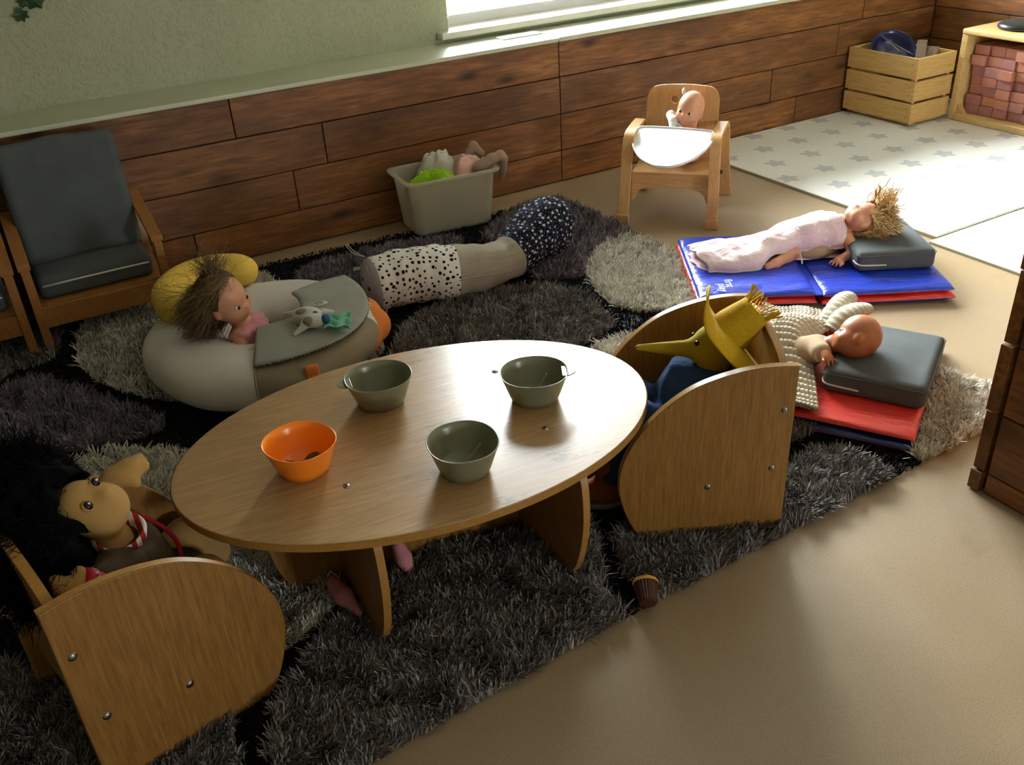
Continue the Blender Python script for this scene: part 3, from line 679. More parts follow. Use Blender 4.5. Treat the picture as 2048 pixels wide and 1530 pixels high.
M_plushg = fabric('grey_patch_plush', '8e857c', '9a9188', 500., bump=.6)
M_blue = plain('blue_felt', '1f4f86', '285c96', 60., .9, .3)
M_mint = fabric('mint_satin', '78c2a2', '8fd0b2', 600., .6, crease=.2)
def _tub():
    m = N('frosted_plastic'); d = m.n('BsdfTranslucent', {0: S('efe9da')}); t = m.n('BsdfTransparent', {0: (.9, .9, .87, 1)})
    m.P(Base_Color=S('efe9dc'), Roughness=.35)
    a = m.n('MixShader', {0: .55, 1: m.p.outputs[0], 2: d.outputs[0]}); b = m.n('MixShader', {0: .28, 1: a.outputs[0], 2: t.outputs[0]})
    m.t.links.new(b.outputs[0], m.t.nodes['Material Output'].inputs[0]); return m.m
M_tub = _tub()
M_cream = fabric('cream_knit', 'b3a894', 'c6bca8', 260., bump=.8)
M_creamw = fabric('white_muslin', 'cfccc4', 'dad7d0', 500., crease=.4)
M_green = fabric('lime_fabric', '7fae1e', '96c22c', 700., crease=.5)
M_pinkknit = fabric('pink_knit', 'd8aaa2', 'e4bab2', 220., bump=.9)
M_bknit = cord('beige_rib_knit', 'a98c7c', 'bfa494', 0, 700., .6)
def vinyl(name, c1, c2):
    m = N(name); v = m.coord((1, 1, 1)); w = m.noise(m.coord((5, 16, 5)), 2., 4, .55, 1.2)
    m.P(Base_Color=m.ramp(m.noise(v, 5., 3), (.3, c1), (.7, c2)), Roughness=.33, Specular_IOR_Level=.6, Normal=m.bump(w, .35, .02)); return m.m
M_vblue = vinyl('blue_vinyl', '1230a8', '1838bb'); M_vred = vinyl('red_vinyl', 'c52a22', 'd63a30'); M_vnavy = vinyl('navy_vinyl', '0e1a52', '132264')
M_print = plain('white_print', 'e4e8ee', 'e8ecf2', 30., .5, .0)
def _sack():
    m = N('pink_floral_cotton'); v = m.coord(); vo = m.n('TexVoronoi', {'Vector': v, 'Scale': 34.}); f = m.noise(v, 5., 4)
    c = m.ramp(f, (.35, 'dfb2bc'), (.6, 'efdadd')); c = m.mix(m.ramp(vo.outputs['Distance'], (.16, .7), (.26, 0.)), c, 'f6f0f0')
    c = m.mix(m.ramp(m.noise(v, 60., 3), (.66, 0.), (.74, .5)), c, 'b06a80')
    m.P(Base_Color=c, Roughness=.85, Normal=m.bump(m.noise(v, 16., 4, .6, .8), .5, .02)); return m.m
M_sack = _sack()
M_knitw = fabric('chunky_cream_wool', 'aba18d', 'cfc6b4', 320., bump=.9)
M_pinkfelt = fabric('pink_felt', 'c07a82', 'd08c92', 600., bump=.5)

# ------------------------------------------------------------------ ring-shaped pouffe with tray flap
RC = Vector((.60, 2.72, 0)); PM = T(*RC)
pf = thing('ring_pouffe', 'pale grey ring-shaped baby seat cushion holding the pink-dressed doll', 'cushion', PM)
def ring_pt(th, ph, grow=0.):
    c, s = math.cos(ph), math.sin(ph)
    wob = .006*math.sin(3*th+1) + .004*math.sin(7*th+2*ph)
    tuckl = .02*math.exp(-((th-math.radians(80)) % 6.283 - 0)**2*30)
    r = .243 + (.128+grow)*math.copysign(abs(c)**.85, c) + wob
    z = .100 + (.078+grow)*math.copysign(abs(s)**.85, s)*(1+.10*math.cos(th-math.radians(200)))
    return (r*math.cos(th), r*math.sin(th), z)
d2r = math.radians
bod = grid(lambda u, v: ring_pt(u, v), 90, 26, d2r(-28), d2r(250), d2r(-28), d2r(205))
mk('cushion_body', bod, M_ring, pf, PM, smooth=True)
seg = grid(lambda u, v: ring_pt(u, v, -.001), 40, 26, d2r(249), d2r(333), d2r(-28), d2r(205))
mk('taupe_panel', seg, M_taupe, pf, PM, smooth=True)
und = grid(lambda u, v: ring_pt(u, v, -.0015), 110, 16, 0, 6.2832, d2r(-162), d2r(-27))
mk('base_band', und, M_taupe, pf, PM, smooth=True)
mk('inner_pad', lathe([(0, .05), (.10, .05), (.14, .06)], 40), M_ring, pf, PM, smooth=True)
mk('seam_piping', tube([ring_pt(d2r(249.5), v, .001) for v in np.linspace(d2r(-60), d2r(150), 24)], .002, 6), M_taupe, pf, PM, smooth=True)
blob('orange_bolster', sd_chain([(.30, .05, .10), (.335, -.02, .095), (.33, -.10, .09), (.27, -.19, .085)], [.035, .05, .052, .04]), M_orcord, pf, .03, .007, PM)
blob('orange_strap', [sd_box((0, 0, 0), (.022, .010, .075), .009, T(.032, -.372, .085) @ Rx(-.12))], M_orcord, pf, .01, .004, PM)
def flap_pt(u, v):
    th = d2r(250) + d2r(127)*u; r = .128 + .212*v
    r += .012*math.sin(v*3.14)*0
    return (r*math.cos(th), r*math.sin(th), .196 + .006*math.sin(th*3) - .022*v*v + .010*u + (.012*abs(u-.5)*v))
fl = mk('tray_flap', grid(flap_pt, 60, 16), M_flap, pf, PM, smooth=True, solid=.009)
edge = [flap_pt(u, 1.) for u in np.linspace(0, 1, 60)]
st_ = [sphere((0, 0, 0), (.006, .0016, .0016), 6, 4, T(*p) @ Rz(d2r(250)+d2r(127)*k/59)) for k, p in enumerate(edge)]
mk('edge_stitching', join(*st_), M_ink, fl, PM)['kind'] = 'stuff'
lm = PM @ T(.175, -.07, flap_pt(.694, .285)[2]+.0052) @ Rz(-.4)
lo = mk('logo_patch', lathe([(0, .001), (.026, .001), (.027, 0)], 28, 1, .7), M_plushw, fl, lm, smooth=True)
mk('logo_ring', tube([(.012*math.cos(a), .009*math.sin(a), .002) for a in np.linspace(0, 6.283, 20)], .0012, 6, False), M_taupe, lo, lm, smooth=True)
mk('care_label', cbox(.05, .012, .0015), M_tagw, pf, PM @ T(-.075, -.20, .183) @ Rz(.5), bevel=.0003)
# yellow crescent
cp = spline([(.405, 2.80, .225), (.375, 2.87, .225), (.385, 2.965, .225), (.445, 3.04, .225), (.535, 3.07, .225), (.62, 3.03, .225), (.655, 2.965, .225)], 6)
rad = .056*np.minimum(1, np.sqrt(np.clip(1-(np.abs(np.linspace(-1, 1, len(cp)))-.0)**8, .02, 1)))
V, F = tube(cp, rad, 24)
ye = thing('crescent_cushion', 'mustard yellow corduroy crescent cushion behind the seated doll', 'cushion', T(.5, 3.0, .17))
mk('cover', (V, F), M_yell, ye, smooth=True)
# soft dog comforter on the flap
DM = frame((.70, 2.485, .2), (.9, -.45, 0), (0, 0, 1))
dg = thing('plush_dog', 'small white plush dog comforter with blue nose on the grey flap', 'soft toy', DM)
blob('body', [sd_ell((0, 0, .030), (.036, .026, .022)), sd_ell((-.025, .045, .030), (.045, .028, .024)), sd_cap((-.06, .055, .03), (-.10, .085, .02), .01, .006), sd_cap((-.03, -.02, .02), (-.055, -.035, .006), .011, .007), sd_cap((.02, .075, .02), (.045, .085, .012), .012, .008)], M_plushw, dg, .014, .004, DM)
mk('nose', sphere((.037, -.004, .034), (.014, .015, .015), 16, 10), M_blue, dg, DM, smooth=True)
mk('eye_patch', sphere((.006, .016, .049), (.007, .005, .004), 12, 8), M_blue, dg, DM, smooth=True)
mk('muzzle_patch', sphere((-.012, -.018, .036), (.017, .010, .017), 14, 8), M_plushg, dg, DM, smooth=True)
mk('back_patch', sphere((-.035, .036, .042), (.022, .014, .013), 14, 8), M_plushg, dg, DM, smooth=True)
for s in (-1, 1): mk('ear', sphere((-.028, s*.022, .022), (.02, .008, .010), 12, 8, Rz(s*.5)), M_plushg, dg, DM, smooth=True)
mk('comforter_cloth', grid(lambda u, v: (.03+.075*u, -.028+.085*v+.01*math.sin(9*u), .012+.012*math.sin(6.3*v*2+u*3)*(.4+u*.6)), 14, 26), M_mint, dg, DM, smooth=True, solid=.003)

# ------------------------------------------------------------------ patchwork bolster toy
bp3 = np.array([(1.045, 2.875, .112), (1.15, 2.868, .112), (1.25, 2.848, .108), (1.34, 2.825, .103), (1.45, 2.805, .094), (1.55, 2.825, .09), (1.64, 2.865, .102), (1.74, 2.915, .118), (1.82, 2.955, .122), (1.875, 2.98, .115)])
br = [.094, .099, .098, .093, .083, .078, .094, .110, .113, .088]
P5 = spline(np.c_[bp3, br], 8)
P5[:, 3] *= 1 + .02*np.sin(np.arange(len(P5))*1.1)
bo = thing('bolster_toy', 'patchwork bolster toy of spotted, grey cord and navy star fabric lying on the rug', 'soft toy', T(1.45, 2.85, 0))
for nm, a, b, mt in (('spotted_section', 0, 24, M_dots), ('cord_section', 24, 42, M_taupecord), ('star_section', 42, len(P5)-1, M_stars)):
    V, F, UV = tube(P5[a:b+1, :3], P5[a:b+1, 3], 40, False, uvs=True); V = np.array(V)
    V += .004*noise3(V, 9, 3)[:, None]*np.array([0, 0, 1]) + .003*noise3(V, 16, 4)[:, None]*np.array([.3, .7, 0])
    mk(nm, (V, F, UV), mt, bo, smooth=True)
def capend(p, q, r, bul, name, mt):
    M = frame(p, Vector(q), (0, 0, 1)); pr = [(r*math.cos(a), bul*math.sin(a)) for a in np.linspace(0, 1.5708, 10)]
    V, F = lathe(pr, 40); V = [(z, x, y) for x, y, z in V]
    return mk(name, (V, F), mt, bo, M, smooth=True), M
e1, E1 = capend(P5[0, :3], P5[0, :3]-P5[3, :3], P5[0, 3]*.995, .034, 'face_end', M_lilac)
capend(P5[-1, :3], P5[-1, :3]-P5[-4, :3], P5[-1, 3]*1.0, .028, 'star_end', M_stars)
for y, z, s in ((-.012, .022, .008), (.042, .004, .008)): mk('eye', sphere((.031, y, z), (.004, s, s), 12, 8), M_ink, e1, E1, smooth=True)
mk('mouth', join(*[xf(cbox(.003, .006, .003), T(.022, y, -.045)) for y in np.linspace(-.03, .065, 8)]), M_ink, e1, E1)['kind'] = 'stuff'
mk('mouth_band', grid(lambda u, v: (.020-.016*(2*v-1)**2*.3-.01*u, -.05+.11*v, -.05-.03*u), 6, 12), M_lilac, e1, E1, smooth=True, solid=.004)
for a, b, w in (((.02, .03, .05), (.03, .05, .085), .024), ((.0, -.09, .03), (.03, -.12, .02), .012), ((-.01, .09, -.05), (.01, .11, -.095), .014)):
    a, b = Vector(a), Vector(b); mk('label_tape', cbox((b-a).length, w, .0018), M_tagw, e1, E1 @ frame((a+b)/2, b-a, (1, 0, .2)), bevel=.0004)
for pts in ([(.0, -.05, .085), (.03, -.075, .105), (.045, -.10, .13)], [(.0, -.05, .085), (.035, -.07, .10), (.05, -.11, .125)], [(.01, .05, -.07), (.03, .02, -.09), (.04, -.01, -.105)]):
    mk('thread', tube(spline(pts, 4), .0014, 6), M_tagw, e1, E1, smooth=True)
mk('label_tape', cbox(.05, .012, .0015), M_tagw, bo, frame((1.905, 2.94, .07), (.5, -.4, .6), (0, .5, 1)), bevel=.0003)

# ------------------------------------------------------------------ frosted tub of dressing-up clothes
UM = T(1.655, 3.515, .0) @ Rz(-.09)
tu = thing('storage_tub', 'frosted plastic storage tub of doll clothes against the panelling', 'storage tub', UM)
def rrect(sx, sy, z, r=.04, n=6):
    return [(cx*(sx/2-r)+r*math.cos(a0+t*math.pi/2/n), cy*(sy/2-r)+r*math.sin(a0+t*math.pi/2/n), z) for cx, cy, a0 in ((1, 1, 0), (-1, 1, math.pi/2), (-1, -1, math.pi), (1, -1, 1.5*math.pi)) for t in range(n+1)]
def loft(rings, cap0=True, cap1=True):
    n = len(rings[0]); V = [p for r in rings for p in r]; F = [(i*n+k, i*n+(k+1) % n, (i+1)*n+(k+1) % n, (i+1)*n+k) for i in range(len(rings)-1) for k in range(n)]
    if cap0: F.append(tuple(range(n-1, -1, -1)))
    if cap1: F.append(tuple((len(rings)-1)*n+k for k in range(n)))
    return V, F
o_ = [rrect(.335, .205, .004), rrect(.35, .215, .012), rrect(.385, .250, .225), rrect(.388, .253, .232), rrect(.425, .285, .234), rrect(.427, .287, .246), rrect(.392, .257, .247), rrect(.380, .245, .235), rrect(.345, .21, .016)]
tsh = mk('tub_shell', loft(o_), M_tub, tu, UM, smooth=False, bevel=.002)
def rolls(name, label, mat, chains, M, cat='cloth', h=.006, k=.012, amp=.006, fr=15, group='doll clothes in the tub'):
    t = thing(name, label, cat, M, group); pr = []
    for pts, r in chains: pr += sd_chain(pts, r if hasattr(r, '__len__') else [r]*len(pts))
    w = lambda P: amp*np.stack([noise3(P, fr, 1), noise3(P, fr, 2), noise3(P, fr, 3)], -1)
    blob('folds', pr, mat, t, k, h, M, warp=w); return t
def mound(name, label, mat, c, rx, ry, h, nf, amp, seed, M, group='doll clothes in the tub'):
    """crumpled cloth heaped up: a domed sheet with radial and cross folds"""
    t = thing(name, label, 'cloth', M @ T(*c), group); r = np.random.default_rng(seed); ph = r.uniform(0, 6.28, 8)
    def f(u, v):
        a = u*6.2832; k = v**.8
        fold = math.sin(nf*a+ph[0]+2.5*v) + .7*math.sin((nf+3)*a+ph[1]-4*v) + .6*math.sin(2*a+ph[2]+9*v)
        z = c[2] + h*(1-v*v) + amp*fold*min(1, 2.2*v)*(1.1-v*.5) + .5*amp*math.sin(17*v+ph[3]+2*a)
        q = 1 + .16*math.sin(3*a+ph[4]) + .08*math.sin(nf*a+ph[5])
        return (c[0]+rx*k*q*math.cos(a), c[1]+ry*k*q*math.sin(a), z - .05*max(0, v-.75))
    mk('folds', grid(f, 120, 44), mat, t, M, smooth=True, solid=.004); return t
mound('lime_cloth', 'crumpled lime green cloth at the front left of the tub', M_green, (-.075, -.060, .222), .10, .046, .040, 5, .0075, 4, UM)
mound('cream_blanket', 'bunched cream blanket piled at the back of the tub', M_creamw, (.0, .048, .232), .085, .058, .070, 3, .009, 9, UM)
mound('pink_knit', 'rounded pink knitted garment in the middle of the tub', M_pinkknit, (.098, -.022, .222), .072, .062, .066, 3, .005, 12, UM)
rolls('knit_cardigan', 'beige rib-knit sleeve hanging over the right rim of the tub', M_bknit, [([(.13, -.085, .252), (.19, -.088, .275), (.235, -.08, .282), (.25, -.07, .262), (.248, -.06, .21), (.244, -.05, .175)], [.024, .022, .021, .02, .018, .012]), ([(.14, .05, .27), (.17, .06, .30), (.19, .03, .27)], .018), ([(.12, -.05, .21), (.17, -.02, .21)], .03)], UM, amp=.003)

# ------------------------------------------------------------------ folding mats, cushions
def padmesh(L, W, t, sgn, seed):
    r = np.random.default_rng(seed); V = []; n1, n2 = 44, 40
    U = np.linspace(-1, 1, n1); X = np.sign(U)*(1-(1-np.abs(U))**1.6)
    U2 = np.linspace(-1, 1, n2); Y = np.sign(U2)*(1-(1-np.abs(U2))**1.6)
    A, B = np.meshgrid(X, Y, indexing='ij'); e = np.clip((1-np.abs(A)**14)*(1-np.abs(B)**14), 0, 1)**.42
    P = np.stack([A*L/2, B*W/2, A*0], -1); wr = noise3(P*np.array([1, 2.2, 1]), 5, seed)*.003*e*(1-.6*e*(np.abs(B) < .6))
    Z = sgn*(t*e + wr); V = np.stack([A*L/2, B*W/2, Z], -1).reshape(-1, 3)
    F = [(i*n2+j, (i+1)*n2+j, (i+1)*n2+j+1, i*n2+j+1) for i in range(n1-1) for j in range(n2-1)]
    if sgn < 0: F = [f[::-1] for f in F]
    return V, F
def mat_thing(name, label, o, e1, panels, W, top, under, lift):
    e1 = Vector(e1).normalized(); M0 = frame(o, e1, (0, 0, 1)); t = thing(name, label, 'mat', M0, 'folding floor mats')
    for k, (a, b) in enumerate(panels):
        M = M0 @ T((a+b)/2, W/2, lift[k]) @ Ry(lift[k+2])
        p = mk('pad', padmesh((b-a)*.975, W*.975, .017, 1, k+3), top, t, M @ T(0, 0, .040), smooth=True)
        mk('pad_underside', padmesh((b-a)*.975, W*.975, .010, -1, k+5), under, p, M @ T(0, 0, .040), smooth=True)
        q = mk('lower_pad', padmesh(b-a, W*1.01, .016, 1, k+7), under, t, M @ T(0, 0, .015), smooth=True)
        mk('lower_underside', padmesh(b-a, W*1.01, .012, -1, k+9), top, q, M @ T(0, 0, .015), smooth=True)
    return t, M0
bm, BM0 = mat_thing('folding_mat', 'blue folding vinyl mat with red underside under the blonde doll', (1.946, 2.201, .0), (.856, -.517, 0), [(0, .405), (.42, .87)], .545, M_vblue, M_vred, [.008, .002, .008, -.012])
rm, RM0 = mat_thing('folding_mat', 'red folding vinyl mat with navy underside behind the scarecrow chair', (1.437, 1.897, .0), (.52, -.853, 0), [(.07, .365), (.385, .785)], .625, M_vred, M_vnavy, [.008, .004, 0, .0])
mk('fold_strip', box(-.012, .012, .01, .535, .036, .040), M_vblue, bm, BM0 @ T(.412, 0, .006)); mk('fold_strip', box(-.012, .012, .01, .615, .036, .040), M_vred, rm, RM0 @ T(.375, 0, .006))
for txt, dx, dy in (('first', .108, .118), ('play', .080, .085)):
    cu = bpy.data.curves.new('printed_word', 'FONT'); cu.body = txt; cu.size = .040; cu.extrude = .0003
    tmp = bpy.data.objects.new('tmp_word', cu); COL.objects.link(tmp); bpy.context.view_layer.update()
    me = bpy.data.meshes.new_from_object(tmp.evaluated_get(bpy.context.evaluated_depsgraph_get())); bpy.data.objects.remove(tmp)
    mk('printed_word', me, M_print, bm, BM0 @ T(dx, dy, .0672) @ Rz(-math.pi/2))
def grey_cushion(label, c, x, sx, sy, sz, tilt=0):
    M = frame(c, x, (0, 0, 1)) @ Rx(tilt); t = thing('box_cushion', label, 'cushion', M, 'charcoal box cushions used as pillows')
    cv = cushion('cover', sx, sy, sz, .02, M_grey, t, M, .004)
    mk('piping', tube(spline([(-sx/2-.001, -sy/2+.04, -.004), (-sx/2+.001, -sy/2+.012, -.006), (-sx/2+.02, -sy/2-.001, -.008), (-sx/2+.10, -sy/2-.002, -.010)], 6), .0028, 8), M_pipe, cv, M, smooth=True)
    sm = [(sx/2*a, sy/2*b, sz/2-.012) for a, b in ((-.93, -1.005), (.93, -1.005), (1.005, -.93), (1.005, .93), (.93, 1.005), (-.93, 1.005), (-1.005, .93), (-1.005, -.93), (-.93, -1.005))]
    mk('seam', tube(sm, .0016, 6, False), M_grey, cv, M, smooth=True)
grey_cushion('charcoal box cushion under the blonde doll on the blue mat', (2.712, 2.105, .096), (.87, -.49, 0), .275, .34, .072)
grey_cushion('charcoal box cushion under the bald baby doll on the red mat', (2.035, 1.50, .096), (.5, -.866, 0), .27, .34, .072)

# ------------------------------------------------------------------ cupcake and pink felt pieces
CM = frame((.932, 1.160, .0275), (.86, -.5, 0), (.40, .70, .24))
cc = thing('toy_cupcake', 'brown toy cupcake with a yellow rim at the rug edge', 'toy cupcake', CM)
V = []
nz = 48
for r, z in ((.0, .0), (.0185, .0), (.0195, .002), (.0265, .046), (.0265, .047)):
    for k in range(nz): q = r*(1+(.035 if k % 2 else -.02)*(r > .018)); V.append((q*math.cos(k*2*math.pi/nz), q*math.sin(k*2*math.pi/nz), z))
mk('case', (V, [(i*nz+k, i*nz+(k+1) % nz, (i+1)*nz+(k+1) % nz, (i+1)*nz+k) for i in range(4) for k in range(nz)]), M_choc, cc, CM, smooth=False)
mk('icing', lathe([(.0275, .045), (.0285, .049), (.026, .054), (.018, .058), (0, .0595)], 32), M_icing, cc, CM, smooth=True)
for lab, chain, rr in (('pale pink felt slipper on the rug left of the near table leg', [(.385, 1.575, .045), (.390, 1.53, .04), (.402, 1.475, .03)], [.016, .02, .008]), ('pink felt slipper tip showing right of the near table leg', [(.545, 1.575, .075), (.548, 1.56, .05), (.55, 1.55, .03)], [.015, .018, .014])):
    t = thing('felt_slipper', lab, 'slipper', T(*chain[0]), 'pink slippers under the table')
    blob('felt', sd_chain(chain, rr), M_pinkfelt, t, .01, .004)
    mk('sole', tube(np.array(chain)-np.array([0, 0, .012]), np.array(rr)*.8, 10, flat=.4), M_pinkfelt, t, smooth=True)
# ------------------------------------------------------------------ dolls
def skin(name, c1, c2, rough=.42, **kw): return plain(name, c1, c2, 9., rough, .02, 200., **kw)
M_skin = skin('peach_vinyl_skin', 'c58a68', 'cf9675'); M_skin2 = skin('tan_vinyl_skin', 'a4623c', 'ad6b44', .35); M_skin3 = skin('rosy_vinyl_skin', 'c88a69', 'd29677')
M_tanfab = fabric('tan_doll_cloth', 'a8824c', 'b58f58', 900., bump=.4); M_ragbrown = fabric('brown_velour', '33261a', '45341f', 500., bump=.6, crease=.5)
M_redfab = fabric('crimson_jersey', '8e1626', 'a01c2e', 700.)
def _stripe():
    m = N('red_white_stripe'); v = m.coord(); w = m.n('TexWave', {'Vector': v, 'Scale': 17., 'Distortion': 0.}, bands_direction='X').outputs['Fac']
    m.P(Base_Color=m.mix(m.ramp(w, (.48, 0.), (.54, 1.)), '9e1a26', 'cfc6b6'), Roughness=.95); return m.m
M_stripe = _stripe()
M_straw = fabric('yellow_straw_felt', 'a8840f', 'bd981c', 140., bump=.9); M_yelfab = fabric('yellow_doll_felt', '8f7a14', 'a08a1e', 500., bump=.5)
M_denim = fabric('navy_denim', '22365a', '304a76', 800., bump=.5, crease=.6)
M_boot = fabric('rust_suede', '7a4020', '8c4c28', 500., bump=.4); M_sole = plain('grey_rubber', '6b6a62', '77766e', 30., .7, .1)
M_pinkdress = fabric('pink_smocked_cotton', 'bf7f86', 'cd9096', 500., crease=.5)
M_bodycloth = fabric('beige_doll_body', 'a3886c', 'b0967a', 800.)
M_eyew = plain('eye_white', 'd8d4cc', 'dcd8d0', 20., .15, .0); M_eyeb = plain('brown_iris', '2a170e', '38200f', 60., .12, .0); M_pupil = plain('eye_black', '050506', '08080a', 20., .1, .0)
M_lip = plain('doll_lip', 'a84a3c', 'b05446', 30., .4, .0)
def hairmat(name, c1, c2, c3):
    m = N(name); a = m.n('Attribute', attribute_name='rnd').outputs['Fac']
    m.P(Base_Color=m.ramp(a, (0., c1), (.5, c2), (1., c3)), Roughness=.5, Specular_IOR_Level=.4); return m.m
M_hbrown = hairmat('brown_doll_hair', '4a3620', '6b5233', '86704a'); M_hblond = hairmat('blonde_doll_hair', '8a683c', 'c09a5e', 'e6cf9e'); M_hblack = hairmat('black_yarn_hair', '050506', '09090b', '101012'); M_hblack.node_tree.nodes['Principled BSDF'].inputs['Roughness'].default_value = .95; M_hblack.node_tree.nodes['Principled BSDF'].inputs['Specular IOR Level'].default_value = .08
def head(M, s, lower=1., round_=1.):
    """prims of a baby-doll head: local x = face, z = crown"""
    E = lambda c, r: sd_ell(tuple(a*s for a in c), tuple(a*s for a in r), M)
    return [E((-.05, 0, .22*round_), (.98, .84, .92*round_)), E((.10, 0, -.32), (.80, .76, .62)), E((.44, .36, -.42), (.38, .36, .34)), E((.44, -.36, -.42), (.38, .36, .34)), E((.56, 0, -.72), (.24, .26, .20)),
            E((.86, 0, -.24), (.15, .12, .10)), E((.80, 0, -.50), (.12, .20, .09)), E((-.05, .82, -.18), (.16, .10, .24)), E((-.05, -.82, -.18), (.16, .10, .24))]
def face(parent, M, s, iris=M_eyeb, mouth=True, open_=1.):
    for y in (-.33, .33):
        e = mk('eye', sphere((.775*s, y*s, -.05*s), (.085*s, .15*s, .125*s*open_), 16, 10), M_eyew, parent, M, smooth=True)
        mk('iris', sphere((.825*s, y*s, -.05*s), (.05*s, .10*s, .10*s*open_), 14, 8), iris, e, M, smooth=True)
        mk('eyebrow', tube([((.80-.03*abs(t))*s, (y+.15*t)*s, (.17-.03*t*t)*s) for t in (-1, -.5, 0, .5, 1)], .016*s, 6), M_hbrown, parent, M, smooth=True)
    if mouth:
        mk('mouth', join(sphere((.865*s, 0, -.475*s), (.06*s, .17*s, .04*s), 12, 8), sphere((.845*s, 0, -.545*s), (.06*s, .13*s, .045*s), 12, 8)), M_lip, parent, M, smooth=True)
def hand(wrist, d, palm_n, L=.036, r=.0062):
    """palm + four unequal bent fingers + thumb off the side of the palm"""
    w = np.array(wrist, float); d = np.array(d, float); d /= np.linalg.norm(d); n = np.array(palm_n, float); n -= d*(n @ d); n /= np.linalg.norm(n); s = np.cross(n, d)
    pr = [sd_cap(w, w+d*L*.45, r*1.5, r*1.7), sd_cap(w+d*L*.3+s*r*.8, w+d*L*.5+s*r*1.5, r*1.2, r*1.1), sd_cap(w+d*L*.3-s*r*.8, w+d*L*.5-s*r*1.5, r*1.2, r*1.1)]
    for k, ln in zip((-1.5, -.5, .5, 1.5), (.42, .52, .50, .40)):
        a = w+d*L*.50+s*k*r*1.35; b = a+d*L*ln*.62+s*k*r*.55; c = b+d*L*ln*.46-n*L*.14+s*k*r*.25
        pr += [sd_cap(a, b, r*.66, r*.60) + (.0015,), sd_cap(b, c, r*.60, r*.52) + (.0015,)]
    a = w+d*L*.2+s*r*2; b = a+d*L*.22+s*L*.20-n*L*.06; pr += [sd_cap(a, b, r*.85, r*.68) + (.003,), sd_cap(b, b+d*L*.22+s*L*.06-n*L*.06, r*.68, r*.58) + (.0015,)]
    return pr
def strands(M, radii, n, L, flow, keep, curl=.2, w=.0022, K=7, lift=.35, c=(0, 0, 0), seed=1, wild=.25, lay=False):
    r = np.random.default_rng(seed); D = r.normal(size=(n*4, 3)); D /= np.linalg.norm(D, axis=1)[:, None]; D = D[keep(D)][:n]
    R = np.array(M.to_3x3()); o = np.array(M.translation); fl = np.array(flow, float); fl /= np.linalg.norm(fl)
    p0 = (D*np.array(radii) + np.array(c)) @ R.T + o; nd = D @ R.T
    ln = L*r.uniform(.6, 1.15, len(D)); t = np.linspace(0, 1, K)
    rd = r.normal(size=(len(D), 3))*wild
    P = p0[:, None, :] + ln[:, None, None]*(t[None, :, None]*lift*nd[:, None, :] + (t**1.4)[None, :, None]*(fl+rd)[:, None, :])
    if curl: P += curl*.02*np.stack([np.sin(t[None, :]*r.uniform(3, 9, (len(D), 1)) + r.uniform(0, 6.28, (len(D), 1)))*t[None, :] for _ in range(3)], -1)
    if lay:
        U = ((P - o) @ R - np.array(c))/np.array(radii); nr = np.linalg.norm(U, axis=-1, keepdims=True); tgt = 1.03 + .10*r.random((len(D), 1, 1))
        U = np.where(nr < tgt, U*tgt/np.maximum(nr, 1e-3), U); P = (U*np.array(radii) + np.array(c)) @ R.T + o
    sd = np.cross(nd, rd + fl); sd /= np.linalg.norm(sd, axis=1)[:, None] + 1e-9
    return ribbons(P, np.repeat((w*(1-.55*t))[None, :], len(D), 0), sd)

# --- baby in the high chair
HB = frame((2.575, 3.022, .425), (-.93, -.44, .10), (.20, -.10, 1))
d4 = thing('baby_doll', 'bald baby doll sitting behind the white tray of the high chair', 'doll', T(2.56, 3.04, .206))
hd = Vector((2.575, 3.022, .425)); ls = Vector((.861, -.507, 0)); fw = Vector((-.749, -.662, 0))
tor = Vector((2.58, 3.04, .25))
pr = head(HB, .062, round_=1.08) + [sd_cap(hd+Vector((0, 0, -.05)), (2.585, 3.04, .33), .03, .032), sd_ell(tor+Vector((0, 0, .04)), (.05, .05, .06)), sd_ell(tor+Vector((0, 0, -.005)), (.052, .052, .04))]
for s in (-1, 1):
    shd = Vector((2.583, 3.04, .325)) + ls*.05*s; el = shd + ls*.03*s + fw*.03 + Vector((0, 0, -.03)); wr_ = el + fw*.045 + Vector((0, 0, .028)) - ls*.012*s
    pr += sd_chain([shd, el, wr_], [.02, .017, .013]) + hand(wr_, fw+Vector((0, 0, .5)), Vector((0, 0, -1)), .03, .006)
    hp = tor + ls*.03*s + Vector((0, 0, -.018)); pr += sd_chain([hp, hp+fw*.03+ls*.004*s, hp+fw*.05-ls*.004*s], [.024, .022, .018])
bd = blob('body', pr, M_skin, d4, .012, .003)
face(bd, HB, .062)
mk('romper', xf(sphere((0, 0, 0), (.056, .056, .062), 24, 16), T(tor.x, tor.y, tor.z+.025)), M_creamw, d4, smooth=True)
ct = thing('muslin_cloth', 'folded white muslin draped beside the high chair baby', 'cloth', T(2.50, 3.06, .36))
blob('folds', sd_chain([(2.545, 3.10, .37), (2.525, 3.085, .40), (2.51, 3.05, .385), (2.49, 3.03, .365)], [.016, .018, .018, .014]) + sd_chain([(2.56, 3.09, .36), (2.54, 3.05, .37), (2.535, 3.03, .355)], [.014, .015, .012]), M_creamw, ct, .01, .004)
rb = thing('white_ribbon', 'thin white ribbon loop at the backrest hole behind the baby', 'ribbon', T(2.63, 3.12, .46))
mk('loop', tube(spline([(2.617, 3.10, .445), (2.60, 3.088, .462), (2.59, 3.09, .48), (2.60, 3.10, .495), (2.605, 3.095, .47)], 5), .0055, 8, flat=.35), M_tagw, rb, smooth=True)

